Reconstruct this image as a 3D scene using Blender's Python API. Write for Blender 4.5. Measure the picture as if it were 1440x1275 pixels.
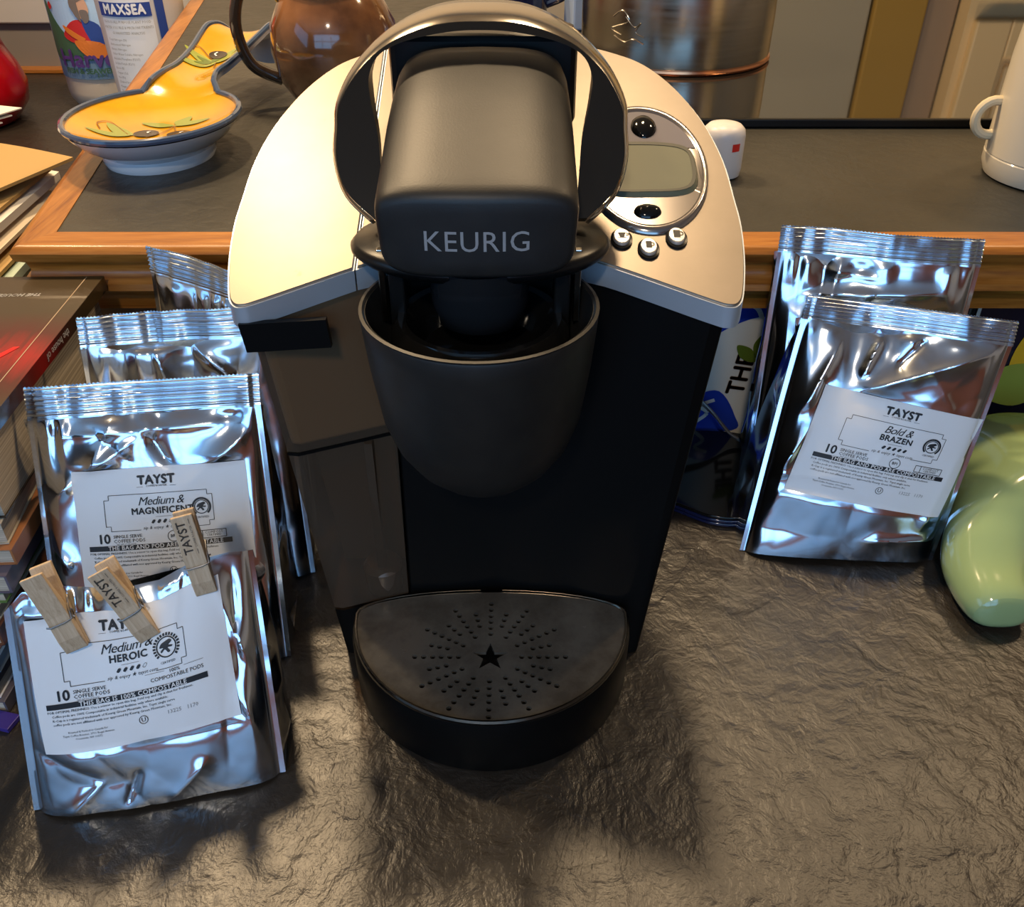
import bpy, bmesh, math, random
import numpy as np
from math import sin, cos, pi, sqrt, radians, atan2, exp, hypot
from mathutils import Vector, Matrix
random.seed(7); rng = np.random.default_rng(11)
for o in list(bpy.data.objects): bpy.data.objects.remove(o)
SC = bpy.context.scene; COL = SC.collection

# ------------------------------------------------------------ camera, light, exposure
cam = bpy.data.cameras.new('camera'); co = bpy.data.objects.new('camera', cam); COL.objects.link(co)
cam.sensor_width = 36; cam.sensor_fit = 'HORIZONTAL'; cam.lens = 1277/1440*36; cam.clip_start = .01
co.location = (0, 0, .475); co.rotation_euler = (radians(54), 0, 0); SC.camera = co
SC.view_settings.view_transform = 'Standard'; SC.view_settings.look = 'None'
SC.view_settings.gamma = 1; SC.view_settings.use_curve_mapping = False; SC.view_settings.exposure = 0.0
W = bpy.data.worlds.new('world'); SC.world = W; W.use_nodes = True
W.node_tree.nodes['Background'].inputs[0].default_value = (.55, .75, 1, 1); W.node_tree.nodes['Background'].inputs[1].default_value = 1.0
try:
    SC.cycles.use_denoising = True; SC.cycles.max_bounces = 8; SC.cycles.caustics_reflective = False; SC.cycles.caustics_refractive = False
    SC.cycles.sample_clamp_indirect = 4
except Exception: pass
def area(name, loc, target, size, power, col, sy=None, shape='DISK', spread=None):
    l = bpy.data.lights.new(name, 'AREA'); l.energy = power; l.color = col; l.size = size; l.shape = shape
    if sy: l.size_y = sy
    if spread: l.spread = spread
    o = bpy.data.objects.new(name, l); COL.objects.link(o); o.location = loc
    o.rotation_euler = (Vector(target)-Vector(loc)).to_track_quat('-Z', 'Y').to_euler(); return o
WARM = (1.0, .72, .42)
area('ceiling_and_fill_light', (-.47, 1.28, 1.50), (-.40, 1.0, 0), .13, 20, WARM)
area('ceiling_and_fill_light', (-1.0, 1.20, 1.50), (-.8, 1.0, 0), .13, 14, WARM)
area('ceiling_and_fill_light', (.16, 1.18, 1.50), (.16, 1.1, 0), .13, 12, WARM)
area('ceiling_and_fill_light', (.95, 1.15, 1.50), (.9, 1.1, 0), .13, 8, WARM)
area('ceiling_and_fill_light', (-.2, -.9, 1.50), (-.2, -.9, 0), .15, 13, (1, .82, .62))  # unseen fill lamp added on the camera side, for warm patches and brighter labels
area('window_and_fill_daylight', (-.40, -1.93, .86), (-.35, 0, .6), 2.5, 23, (.18, .52, 1.0), sy=1.1, shape='RECTANGLE')

area('window_and_fill_daylight', (-2.36, -.75, .86), (0, -.55, .4), 1.7, 10, (.18, .52, 1.0), sy=1.1, shape='RECTANGLE')  # added blue fill, no window in the left wall, for bluer foil reflections

# ------------------------------------------------------------ materials
def mat(name, col, rough=.5, metal=0, spec=.5, coat=0, coat_rough=.05, trans=0, ior=1.45, alpha=1, emis=None):
    m = bpy.data.materials.new(name); m.use_nodes = True; b = m.node_tree.nodes['Principled BSDF']
    b.inputs['Base Color'].default_value = (*col, 1); b.inputs['Roughness'].default_value = rough
    b.inputs['Metallic'].default_value = metal; b.inputs['Specular IOR Level'].default_value = spec
    b.inputs['Coat Weight'].default_value = coat; b.inputs['Coat Roughness'].default_value = coat_rough
    b.inputs['Transmission Weight'].default_value = trans; b.inputs['IOR'].default_value = ior; b.inputs['Alpha'].default_value = alpha
    if emis: b.inputs['Emission Color'].default_value = (*emis[:3], 1); b.inputs['Emission Strength'].default_value = emis[3]
    return m
def N(m, t, **k):
    n = m.node_tree.nodes.new(t)
    for a, v in k.items():
        if a in n.inputs.keys(): n.inputs[a].default_value = v
        else: setattr(n, a, v)
    return n
def L(m, a, b): m.node_tree.links.new(a, b)
def coords(m, scale=(1,1,1), rot=(0,0,0), kind='Object'):
    t = N(m, 'ShaderNodeTexCoord'); p = N(m, 'ShaderNodeMapping'); p.inputs['Scale'].default_value = scale; p.inputs['Rotation'].default_value = rot
    L(m, t.outputs[kind], p.inputs['Vector']); return p.outputs[0]
def ramp(m, fac, stops):
    r = N(m, 'ShaderNodeValToRGB'); e = r.color_ramp.elements
    while len(e) < len(stops): e.new(.5)
    for i, (p, c) in enumerate(stops): e[i].position = p; e[i].color = (*c, 1) if len(c) == 3 else c
    L(m, fac, r.inputs[0]); return r.outputs[0]
def noise(m, vec, scale, detail=4, rough=.5, dist=0):
    n = N(m, 'ShaderNodeTexNoise'); n.inputs['Scale'].default_value = scale; n.inputs['Detail'].default_value = detail
    n.inputs['Roughness'].default_value = rough; n.inputs['Distortion'].default_value = dist; L(m, vec, n.inputs['Vector']); return n.outputs['Fac']
def bump(m, h, strength=.5, dist=.001, prev=None):
    b = N(m, 'ShaderNodeBump'); b.inputs['Strength'].default_value = strength; b.inputs['Distance'].default_value = dist
    L(m, h, b.inputs['Height'])
    if prev is not None: L(m, prev, b.inputs['Normal'])
    return b.outputs[0]
def bsdf(m): return m.node_tree.nodes['Principled BSDF']
def math_n(m, op, a, b=None, c=None):
    n = N(m, 'ShaderNodeMath', operation=op)
    for i, v in enumerate((a, b, c)):
        if v is None: continue
        if isinstance(v, (int, float)): n.inputs[i].default_value = v
        else: L(m, v, n.inputs[i])
    return n.outputs[0]
def mottle(m, c1, c2, scale, detail=4, lo=.35, hi=.65, sc=(1,1,1)):
    v = coords(m, sc); f = noise(m, v, scale, detail); L(m, ramp(m, f, [(lo, c1), (hi, c2)]), bsdf(m).inputs['Base Color']); return v, f

def slate(name, c1, c2, r0, r1, amp=1.0):
    m = mat(name, c1, .4); v = coords(m, (1, 1, 1), (0, 0, .5)); b = bsdf(m)
    big = noise(m, v, 5, 6, .6, .6)
    L(m, ramp(m, big, [(.3, c1), (.7, c2)]), b.inputs['Base Color'])
    v2 = coords(m, (1.0, .6, 1), (0, 0, .75))
    cleft = noise(m, v2, 6, 8, .55, 1.6)
    st = ramp(m, cleft, [(.30, (0,0,0)), (.42, (.35,.35,.35)), (.455, (.75,.75,.75)), (.58, (.85,.85,.85)), (.61, (1,1,1))])
    fine = noise(m, v, 150, 4, .6, .4); mid = noise(m, v, 48, 5, .55, .5)
    b.inputs['Specular IOR Level'].default_value = 1.0 if amp > .8 else .5
    n1 = bump(m, st, .45*amp, .0016); n2 = bump(m, mid, .85*amp, .0024, n1); n3 = bump(m, fine, .6*amp, .0008, n2)
    L(m, n3, b.inputs['Normal']); L(m, math_n(m, 'MULTIPLY_ADD', mid, (r1-r0), r0), b.inputs['Roughness'])
    return m
M = {}
M['slate'] = slate('dark_slate', (.013, .010, .0075), (.024, .018, .012), .34, .46, 1.0)
M['slate_top'] = slate('bar_slate', (.026, .025, .020), (.045, .041, .032), .34, .5, .6)
def wood(name, c1, c2, c3, rough=.35, sc=(1, 14, 14), coat=.4):
    m = mat(name, c1, rough, coat=coat, coat_rough=.15); v = coords(m, sc)
    f = noise(m, v, 7, 8, .6, .8); g = noise(m, v, 40, 3, .5, .2)
    s = math_n(m, 'MULTIPLY_ADD', g, .35, math_n(m, 'MULTIPLY', f, .8))
    L(m, ramp(m, s, [(.36, c1), (.55, c2), (.72, c3)]), bsdf(m).inputs['Base Color']); L(m, bump(m, s, .15, .0006), bsdf(m).inputs['Normal']); return m
M['oak'] = wood('oak', (.18, .055, .009), (.33, .122, .018), (.44, .18, .034), coat=.2)
M['oak_y'] = wood('oak_lengthwise', (.17, .055, .011), (.31, .118, .020), (.42, .175, .036), sc=(14, 1, 14), coat=.2)
M['pin'] = wood('pin_wood', (.38, .27, .17), (.50, .38, .25), (.58, .46, .32), .6, (60, 60, 4), 0)
M['black'] = mat('black_plastic', (.005, .005, .005), .30, spec=.4)
M['black_matte'] = mat('black_matte', (.0025, .0025, .0025), .42, spec=.13)
M['black_gloss'] = mat('black_gloss', (.005, .005, .005), .08)
m = M['soft'] = mat('soft_black', (.022, .021, .018), .46); v = coords(m)
L(m, bump(m, noise(m, v, 900, 3), .25, .0002), bsdf(m).inputs['Normal']); L(m, ramp(m, noise(m, v, 60, 5), [(.3, (.008,.008,.008)), (.7, (.014,.0135,.012))]), bsdf(m).inputs['Base Color'])
m = M['silver'] = mat('silver_paint', (.60, .56, .50), .40, .65); v = coords(m); bsdf(m).inputs['Coat Weight'].default_value = .15; bsdf(m).inputs['Coat Roughness'].default_value = .3
L(m, bump(m, noise(m, v, 1400, 2), .12, .0001), bsdf(m).inputs['Normal'])
f = noise(m, v, 34, 6, .7); L(m, ramp(m, f, [(.24, (.13,.09,.065)), (.33, (.215,.18,.14)), (.8, (.24,.20,.16))]), bsdf(m).inputs['Base Color'])
M['silver_edge'] = mat('silver_edge', (.50, .56, .62), .36, .6)
M['chrome'] = mat('chrome', (.72, .70, .66), .07, 1)
m = M['dark_chrome'] = mat('smoked_chrome', (.46, .42, .36), .14, 1)
m = M['foil'] = mat('foil', (.76, .84, .94), .15, 1); v = coords(m, (1,1,1))
L(m, bump(m, noise(m, v, 14, 2, .5, .6), .35, .0030, bump(m, noise(m, v, 160, 2), .06, .0003)), bsdf(m).inputs['Normal'])
L(m, math_n(m, 'MULTIPLY_ADD', noise(m, v, 18, 3), .12, .10), bsdf(m).inputs['Roughness'])
M['foil_seal'] = mat('foil_seal', (.70, .80, .90), .24, 1)
m = M['label'] = mat('label_paper', (.84, .86, .88), .42, coat=.35, coat_rough=.25)
M['ink'] = mat('black_ink', (.012, .012, .015), .5); M['white_ink'] = mat('white_ink', (.88, .88, .88), .5)
M['grey_ink'] = mat('grey_ink', (.28, .29, .30), .4); M['brown_ink'] = mat('burnt_ink', (.13, .11, .09), .7)
M['steel'] = mat('spring_steel', (.62, .62, .62), .2, 1)
def tray_mat():
    m = mat('tray_metal', (.20, .18, .15), .2, .6); v = coords(m); f = noise(m, v, 30, 6, .65)
    L(m, ramp(m, f, [(.35, (.12,.105,.085)), (.6, (.21,.19,.16))]), bsdf(m).inputs['Base Color'])
    L(m, math_n(m, 'MULTIPLY_ADD', f, .25, .10), bsdf(m).inputs['Roughness']); return m
M['tray'] = tray_mat()
m = M['smoke'] = mat('smoked_plastic', (.16, .12, .085), .12); nt = m.node_tree; b = bsdf(m)
tr = N(m, 'ShaderNodeBsdfTransparent'); tr.inputs[0].default_value = (.50, .41, .31, 1); mx = N(m, 'ShaderNodeMixShader'); mx.inputs[0].default_value = .30
L(m, tr.outputs[0], mx.inputs[1]); L(m, b.outputs[0], mx.inputs[2]); L(m, mx.outputs[0], nt.nodes['Material Output'].inputs[0])
M['tank_in'] = mat('tank_insert', (.52, .40, .27), .35); M['tank_back'] = mat('tank_back', (.09, .065, .045), .3)
M['lcd'] = mat('lcd', (.11, .115, .07), .55); M['bezel'] = mat('bezel_silver', (.34, .31, .29), .16, .85)
M['bezel_top'] = mat('bezel_lilac', (.13, .118, .135), .6); M['btn'] = mat('button_silver', (.62, .58, .52), .3, .6)
M['glass_black'] = mat('cooktop_glass', (.012, .012, .011), .045, spec=1.0, ior=1.9)
m = M['kettle'] = mat('brushed_steel', (.50, .45, .37), .2, 1); v = coords(m, (1, 1, 30))
L(m, math_n(m, 'MULTIPLY_ADD', noise(m, v, 8, 3), .2, .12), bsdf(m).inputs['Roughness'])
M['copper'] = mat('copper', (.75, .33, .16), .25, 1)
m = M['brown_glaze'] = mat('brown_glaze', (.12, .05, .02), .12, coat=.6); mottle(m, (.09, .035, .012), (.28, .12, .045), 18, 5)
M['dark_glaze'] = mat('dark_glaze', (.035, .022, .014), .08, coat=.8)
m = M['wood_lid'] = wood('lid_wood', (.22, .07, .025), (.36, .13, .05), (.45, .19, .08))
M['navy'] = mat('navy_glaze', (.008, .012, .05), .12, coat=.5); M['paleblue'] = mat('pale_blue_plastic', (.40, .50, .68), .35)
M['cream'] = mat('cream_enamel', (.62, .56, .44), .3, coat=.3); M['white_plastic'] = mat('white_plastic', (.68, .64, .60), .35)
M['red_mark'] = mat('red_mark', (.65, .03, .02), .4)
M['rope'] = mat('cream_cord', (.66, .54, .34), .7)
M['red_glaze'] = mat('red_glaze', (.36, .002, .008), .22, coat=.4)
M['green_glaze'] = mat('celadon_glaze', (.31, .42, .19), .12, coat=.8); 
M['white_glaze'] = mat('white_glaze', (.62, .66, .70), .12, coat=.7); M['yellow_glaze'] = mat('yellow_glaze', (.78, .36, .012), .14, coat=.8)
m = M['yellow_glaze']; mottle(m, (.58, .27, .003), (.66, .33, .006), 25, 3)
M['blue_rim'] = mat('blue_rim', (.055, .085, .15), .15, coat=.7)
M['leaf'] = mat('olive_leaf_paint', (.10, .15, .018), .25, coat=.5); M['leaf_light'] = mat('olive_leaf_light', (.26, .31, .05), .25, coat=.5)
M['olive'] = mat('olive_paint', (.018, .011, .008), .2, coat=.5); M['twig'] = mat('twig_paint', (.20, .09, .01), .3)
M['wall'] = mat('wall_paint', (.60, .52, .40), .7); M['greywall'] = mat('grey_splash', (.22, .20, .19), .6); M['sill'] = mat('white_sill', (.52, .52, .55), .5)
M['cabinet'] = mat('cream_cabinet', (.86, .66, .36), .45); M['ochre'] = mat('ochre_cloth', (.40, .24, .035), .7); M['taupe'] = mat('taupe_panel', (.34, .25, .18), .6)
M['stone'] = mat('greenish_panel', (.40, .37, .28), .6); M['darkfab'] = mat('dark_fabric', (.02, .02, .025), .8)
M['brick'] = mat('terracotta', (.34, .13, .08), .8)
M['wallroom'] = mat('room_paint', (.55, .50, .43), .8); M['ceil'] = mat('ceiling_paint', (.80, .78, .72), .8); M['floor'] = wood('floor_wood', (.10, .045, .018), (.17, .08, .03), (.24, .12, .05))
M['cable'] = mat('black_cable', (.012, .013, .016), .3)
M['tile_white'] = mat('tile_white', (.62, .60, .54), .12, coat=.6); M['tile_blue'] = mat('tile_blue', (.015, .04, .32), .1, coat=.6); M['tile_navy'] = mat('tile_navy', (.006, .007, .02), .1, coat=.6)
M['grout'] = mat('grout', (.16, .13, .10), .8); M['lemon'] = mat('lemon_paint', (.65, .38, .02), .2, coat=.5); M['darkwood'] = mat('dark_wood', (.05, .018, .007), .5)
M['paper'] = mat('paper', (.62, .52, .38), .7); M['paper_w'] = mat('paper_white', (.66, .62, .55), .7); M['kraft'] = mat('kraft_envelope', (.40, .25, .085), .65)
M['print_grey'] = mat('print_grey', (.30, .27, .22), .7); M['mint'] = mat('mint_paper', (.42, .52, .42), .5); M['pinkp'] = mat('pink_photo', (.38, .20, .15), .5)

# ------------------------------------------------------------ helpers
def mesh_obj(name, V, F, m, parent=None, smooth=False, mats=None, fm=None, auto=None):
    me = bpy.data.meshes.new(name); me.from_pydata([tuple(map(float, v)) for v in V], [], [tuple(map(int, f)) for f in F]); me.update()
    if m is not None: me.materials.append(m)
    for k in (mats or []): me.materials.append(k)
    if fm is not None: me.polygons.foreach_set('material_index', list(fm))
    if smooth:
        me.polygons.foreach_set('use_smooth', [True]*len(me.polygons))
        if auto is not None:
            try: me.set_sharp_from_angle(angle=radians(auto))
            except Exception: pass
    o = bpy.data.objects.new(name, me); COL.objects.link(o)
    if parent is not None: o.parent = parent
    return o
def tag(o, label=None, cat=None, group=None, kind=None):
    if label: o['label'] = label
    if cat: o['category'] = cat
    if group: o['group'] = group
    if kind: o['kind'] = kind
    return o
def empty(name, loc, label, cat, group=None, rz=0):
    o = bpy.data.objects.new(name, None); COL.objects.link(o); o.location = loc; o.rotation_euler = (0, 0, rz); o.empty_display_size = .02
    return tag(o, label, cat, group)
class MB:
    def __init__(s): s.V = []; s.F = []
    def add(s, V, F):
        n = len(s.V); s.V += [tuple(v) for v in V]; s.F += [tuple(i+n for i in f) for f in F]
    def box(s, x0, x1, y0, y1, z0, z1, M4=None):
        V = [(x, y, z) for z in (z0, z1) for y in (y0, y1) for x in (x0, x1)]
        if M4 is not None: V = [tuple(M4 @ Vector(v)) for v in V]
        s.add(V, [(0,2,3,1), (4,5,7,6), (0,1,5,4), (2,6,7,3), (0,4,6,2), (1,3,7,5)])
    def loft(s, rings, cap0=True, cap1=True, closed=True):
        n = len(rings[0]); V = [p for r in rings for p in r]; F = []
        for i in range(len(rings)-1):
            for j in range(n if closed else n-1):
                k = (j+1) % n; F.append((i*n+j, i*n+k, (i+1)*n+k, (i+1)*n+j))
        if cap0: F.append(tuple(reversed(range(n))))
        if cap1: F.append(tuple(range((len(rings)-1)*n, len(rings)*n)))
        s.add(V, F)
    def tube(s, pts, r, n=8, closed=False, flat=1.0):
        pts = [Vector(p) for p in pts]; rings = []; up = Vector((0, 0, 1)); K = len(pts); prev = None
        for i, p in enumerate(pts):
            t = (pts[(i+1) % K]-pts[i-1]) if closed else (pts[min(i+1, K-1)]-pts[max(i-1, 0)])
            t.normalize()
            if prev is None:
                a = t.cross(up); a = t.cross(Vector((1, 0, 0))) if a.length < .1 else a; a.normalize()
            else:
                a = prev - t*prev.dot(t); a.normalize()
            prev = a; b = t.cross(a); rr = r[i] if isinstance(r, (list, tuple)) else r
            rings.append([tuple(p + a*cos(2*pi*j/n)*rr + b*sin(2*pi*j/n)*rr*flat) for j in range(n)])
        if closed: rings.append(rings[0]); s.loft(rings, False, False)
        else: s.loft(rings)
    def lathe(s, prof, c=(0,0,0), n=48, ry=1.0, cap0=True, cap1=True):
        rings = [[(c[0]+r*cos(2*pi*j/n), c[1]+r*ry*sin(2*pi*j/n), c[2]+z) for j in range(n)] for r, z in prof]
        s.loft(rings, cap0, cap1)
    def obj(s, name, m, parent=None, smooth=False, auto=35, bevel=0, seg=2):
        o = mesh_obj(name, s.V, s.F, m, parent, smooth, auto=auto)
        if bevel:
            b = o.modifiers.new('bevel', 'BEVEL'); b.width = bevel; b.segments = seg; b.limit_method = 'ANGLE'; b.angle_limit = radians(40)
        return o
def outline(pts, n=8, closed=True):                   # Catmull-Rom
    out = []; K = len(pts)
    for i in range(K if closed else K-1):
        p = [pts[(i+j-1) % K] if closed else pts[min(max(i+j-1, 0), K-1)] for j in range(4)]
        for k in range(n):
            t = k/n; out.append(tuple(.5*((2*p[1][d])+(-p[0][d]+p[2][d])*t+(2*p[0][d]-5*p[1][d]+4*p[2][d]-p[3][d])*t*t+(-p[0][d]+3*p[1][d]-3*p[2][d]+p[3][d])*t**3) for d in range(len(p[0]))))
    if not closed: out.append(pts[-1])
    return out
DG = None
def curve_mesh(cu):
    o = bpy.data.objects.new('tmp', cu); COL.objects.link(o); dg = bpy.context.evaluated_depsgraph_get()
    e = o.evaluated_get(dg); me = e.to_mesh(); V = [tuple(v.co) for v in me.vertices]; F = [tuple(p.vertices) for p in me.polygons]
    e.to_mesh_clear(); bpy.data.objects.remove(o); bpy.data.curves.remove(cu); return V, F
def fill2d(loops, ext=0, bev=0):                      # 2-D outline with holes -> flat or extruded mesh
    cu = bpy.data.curves.new('f', 'CURVE'); cu.dimensions = '2D'; cu.fill_mode = 'BOTH' if not ext else 'BOTH'; cu.extrude = ext; cu.bevel_depth = bev; cu.bevel_resolution = 1
    for lp in loops:
        s = cu.splines.new('POLY'); s.points.add(len(lp)-1); s.use_cyclic_u = True
        for i, p in enumerate(lp): s.points[i].co = (p[0], p[1], 0, 1)
    return curve_mesh(cu)
TC = {}
def text2d(t, size=1, bold=0, shear=0, align='CENTER', res=3, space=1.0):
    k = (t, bold, shear, align, res, space)
    if k not in TC:
        cu = bpy.data.curves.new('t', 'FONT'); cu.body = t; cu.size = 1; cu.shear = shear; cu.align_x = align; cu.align_y = 'CENTER'
        cu.resolution_u = res; cu.space_character = space; V, F = curve_mesh(cu)
        if bold:
            n = len(V); offs = [(-bold, 0), (bold, 0), (0, bold), (0, -bold)] if bold > .015 else [(-bold, 0), (bold, 0)]
            V = [(v[0]+dx, v[1]+dy) for dx, dy in offs for v in V]; F = [tuple(i+n*q for i in f) for q in range(len(offs)) for f in F]
        TC[k] = (V, F)
    V, F = TC[k]; return [(v[0]*size, v[1]*size) for v in V], F
def ring2d(cx, cy, r, n=24, rot=0): return [(cx+r*cos(2*pi*i/n+rot), cy+r*sin(2*pi*i/n+rot)) for i in range(n)]
def strip2d(pts, w):                                  # thick polyline as quads
    V = []; F = []
    for i in range(len(pts)-1):
        (x0, y0), (x1, y1) = pts[i], pts[i+1]; l = hypot(x1-x0, y1-y0) or 1; nx, ny = -(y1-y0)/l*w/2, (x1-x0)/l*w/2
        n = len(V); V += [(x0+nx, y0+ny), (x0-nx, y0-ny), (x1-nx, y1-ny), (x1+nx, y1+ny)]; F.append((n, n+1, n+2, n+3))
    return V, F
class Print:                                          # collects 2-D art, then wraps it on a surface
    def __init__(s): s.V = []; s.F = []
    def add(s, VF, dx=0, dy=0, rot=0, sc=1):
        V, F = VF; n = len(s.V); c, q = cos(rot), sin(rot)
        s.V += [(dx+sc*(v[0]*c-v[1]*q), dy+sc*(v[0]*q+v[1]*c)) for v in V]; s.F += [tuple(i+n for i in f) for f in F]
    def text(s, t, x, y, size, **k): s.add(text2d(t, size, **k), x, y)
    def rect(s, x0, x1, y0, y1, nx=16): 
        V = [(x0+(x1-x0)*i/nx, y) for y in (y0, y1) for i in range(nx+1)]; s.add((V, [(i, i+1, i+nx+2, i+nx+1) for i in range(nx)]))
    def line(s, pts, w, sub=6):
        q = []
        for i in range(len(pts)-1): q += [(pts[i][0]+(pts[i+1][0]-pts[i][0])*k/sub, pts[i][1]+(pts[i+1][1]-pts[i][1])*k/sub) for k in range(sub)]
        q.append(pts[-1]); s.add(strip2d(q, w))
    def poly(s, pts): s.add(fill2d([pts]))
    def ring(s, cx, cy, r0, r1): s.add(fill2d([ring2d(cx, cy, r1), ring2d(cx, cy, r0)]))
    def obj(s, name, m, fn, parent=None): return mesh_obj(name, [fn(*v) for v in s.V], s.F, m, parent)
def bez(p, *a): return outline(list(p), *a)

# ------------------------------------------------------------ room shell
def struct(o): o['kind'] = 'structure'; return o
b = MB(); b.box(-2.4, 2.4, -2.1, 2.15, -.95, -.9); struct(b.obj('floor', M['floor']))
b = MB(); b.box(-2.4, 2.4, -2.1, 2.15, 1.52, 1.57); struct(b.obj('ceiling', M['ceil']))
b = MB(); b.box(-2.45, -2.4, -2.1, 2.15, -.9, 1.52); struct(b.obj('wall_left', M['wallroom']))
b = MB(); b.box(2.4, 2.45, -2.1, 2.15, -.9, 1.52); struct(b.obj('wall_right', M['wallroom']))
b = MB(); b.box(-2.4, 2.4, 2.05, 2.15, -.9, 1.52); wb = struct(b.obj('wall_back', M['wall']))
b = MB()
for x0, x1, z0, z1 in ((-2.4, -1.65, -.9, 1.52), (.85, 2.4, -.9, 1.52), (-1.65, .85, -.9, .30), (-1.65, .85, 1.42, 1.52)): b.box(x0, x1, -2.1, -2.0, z0, z1)
struct(b.obj('wall_front', M['brick']))
wf = MB()
for x in (-1.65, -.82, .0, .81): wf.box(x, x+.04, -2.0, -1.89, .30, 1.42)
for z in (.30, .84, 1.38): wf.box(-1.65, .85, -2.0, -1.89, z, z+.04)
struct(wf.obj('window_1', M['sill']))  # unseen frame bars, added to break up the daylight reflections
b = MB(); b.box(-2.35, -.52, 2.03, 2.05, .002, .094); struct(b.obj('trim_1', M['greywall']))
b = MB(); b.box(-2.35, -.52, 2.02, 2.05, .094, .19); struct(b.obj('trim_2', M['sill'], bevel=.003))
b = MB(); b.box(-2.35, -.52, 2.005, 2.05, .0, .010); struct(b.obj('trim_3', M['oak'], bevel=.002))
# the wall behind the cooktop: panels and a cream cupboard door, seen mirrored in the glass
cb = empty('wall_cabinet', (1.25, 2.0, .2), 'cream panelled cupboard behind the black cooktop, seen mirrored in its glass', 'cabinet')
def cbox(name, m, *a, **k):
    b = MB(); b.box(*[v-(1.25, 1.25, 2.0, 2.0, .2, .2)[i] for i, v in enumerate(a)]); return b.obj(name, m, cb, **k)
cbox('carcass', M['cabinet'], .90, 1.75, 1.96, 2.048, .24, 1.2)
cbox('door_frame', M['cabinet'], .915, .985, 1.94, 1.962, .30, 1.1, bevel=.004); cbox('door_frame', M['cabinet'], .985, 1.7, 1.94, 1.962, .30, .37, bevel=.004)
cbox('door_panel', M['cabinet'], 1.0, 1.7, 1.95, 1.966, .385, 1.1, bevel=.006)
for nm, mk, a, lab, ct in (('hanging_towel', 'ochre', (.725, .83, 1.99, 2.03, .26, 1.0), 'ochre towel hanging beside the cream cupboard, mirrored in the cooktop', 'towel'),
                      ('stone_panel', 'stone', (.30, .72, 2.0, 2.049, .201, 1.1), 'pale greenish panel behind the kettle, mirrored in the cooktop', 'panel'),
                      ('taupe_board', 'taupe', (.832, .895, 2.0, 2.049, .201, 1.1), 'taupe upright board between towel and cream cupboard', 'panel')):
    b = MB(); b.box(*a); tag(b.obj(nm, M[mk], bevel=.004), lab, ct)

# ------------------------------------------------------------ counters
b = MB(); b.box(-2.35, 2.35, -.35, .70, -.04, 0); b.box(-2.35, -.40, .70, 2.048, -.04, 0)
tag(b.obj('lower_counter', M['slate']), 'dark rough slate worktop the coffee maker stands on', 'countertop')
XL = lambda y: -.3545-.1575*(y-.682)          # left edge of the raised bar
bar = empty('raised_bar', (.4, 1.3, 0), 'raised grey slate bar top edged with oak moulding', 'countertop')
def bv(p): return (p[0]-.4, p[1]-1.3, p[2])
b = MB(); b.loft([[bv((XL(.669), .669, z)), bv((2.3, .669, z)), bv((2.3, 2.045, z)), bv((XL(2.045), 2.045, z))] for z in (.165, .2)]); b.obj('slate_slab', M['slate_top'], bar)
prof = [(.669, .1995), (.669, .2008), (.645, .2008), (.640, .2), (.637, .196), (.6385, .190), (.645, .186), (.647, .180), (.645, .174), (.6385, .171), (.6375, .166), (.641, .162), (.648, .159), (.652, .152), (.654, .143), (.680, .143), (.680, .16)]
prof = prof[:]
def xo(y): return XL(.669)-.75*(.669-y)
b = MB(); b.loft([[bv((x if i else xo(y), y, z)) for y, z in prof] for i, x in enumerate((0, 2.3))]); b.obj('front_moulding', M['oak'], bar, smooth=True, auto=50)
b = MB(); rings = []
for yy in (.669, 2.045):
    rings.append([bv((XL(yy)-.75*(.669-py), yy-(.669-py if yy < 1 else 0), pz)) for py, pz in prof])
b.loft(rings); b.obj('side_moulding', M['oak_y'], bar, smooth=True, auto=50)
b = MB(); b.box(-.36, 2.3, .690, .71, 0.0005, .142); wi = struct(b.obj('wall_island', M['grout']))
b = MB(); b.loft([[bv((XL(y)+dx, y, z)) for y, dx in ((.711, 0), (.711, .02), (2.04, .02), (2.04, 0))] for z in (.001, .164)]); b.obj('side_panel', M['darkwood'], bar)
# decorated riser tiles
for i, x0 in enumerate((.085, .236, .387, .538)):
    t = MB(); t.box(x0, x0+.146, .682, .6895, .001, .141); to = t.obj('tile', M['tile_white'] if i < 1 else M['tile_navy'], wi, bevel=.0015)
def tile_map(x0, off=.0006): return lambda a, b_: (x0+a, .682-off, .003+b_)
p = Print(); p.poly(outline([(.0, .139), (.095, .139), (.15, .137), (.146, .120), (.115, .116), (.08, .095), (.03, .05), (0, .04)], 5)); p.poly(outline([(.05, .003), (.115, .003), (.115, .02), (.098, .045), (.075, .04), (.055, .03)], 5)); p.obj('painted_border', M['tile_blue'], tile_map(.085), wi)
p = Print(); p.line(outline([(.08, .125), (.10, .132), (.118, .127), (.125, .115)], 5, False), .004, 1); p.line(outline([(.08, .012), (.09, .022), (.083, .03), (.095, .036)], 5, False), .0035, 1); p.obj('white_scroll', M['tile_white'], tile_map(.085, .001), wi)
p = Print(); p.add(text2d('THE', .022, bold=.03), .115, .062, pi/2-.15); p.obj('tile_lettering', M['darkwood'], tile_map(.085, .0011), wi)
p = Print()
for a, s_ in ((.3, 1), (1.4, .8), (2.4, 1)): p.add(fill2d([outline([(0, 0), (.012, .006), (.024, 0), (.012, -.006)], 5)]), .125, .095-.02*s_, a)
p.obj('painted_leaves', M['leaf'], tile_map(.085, .0012), wi)
p = Print(); p.poly(outline([(.06, .05), (.075, .075), (.07, .10), (.055, .11), (.045, .09), (.045, .065)], 5)); p.obj('painted_lemon', M['lemon'], tile_map(.387), wi)
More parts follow.
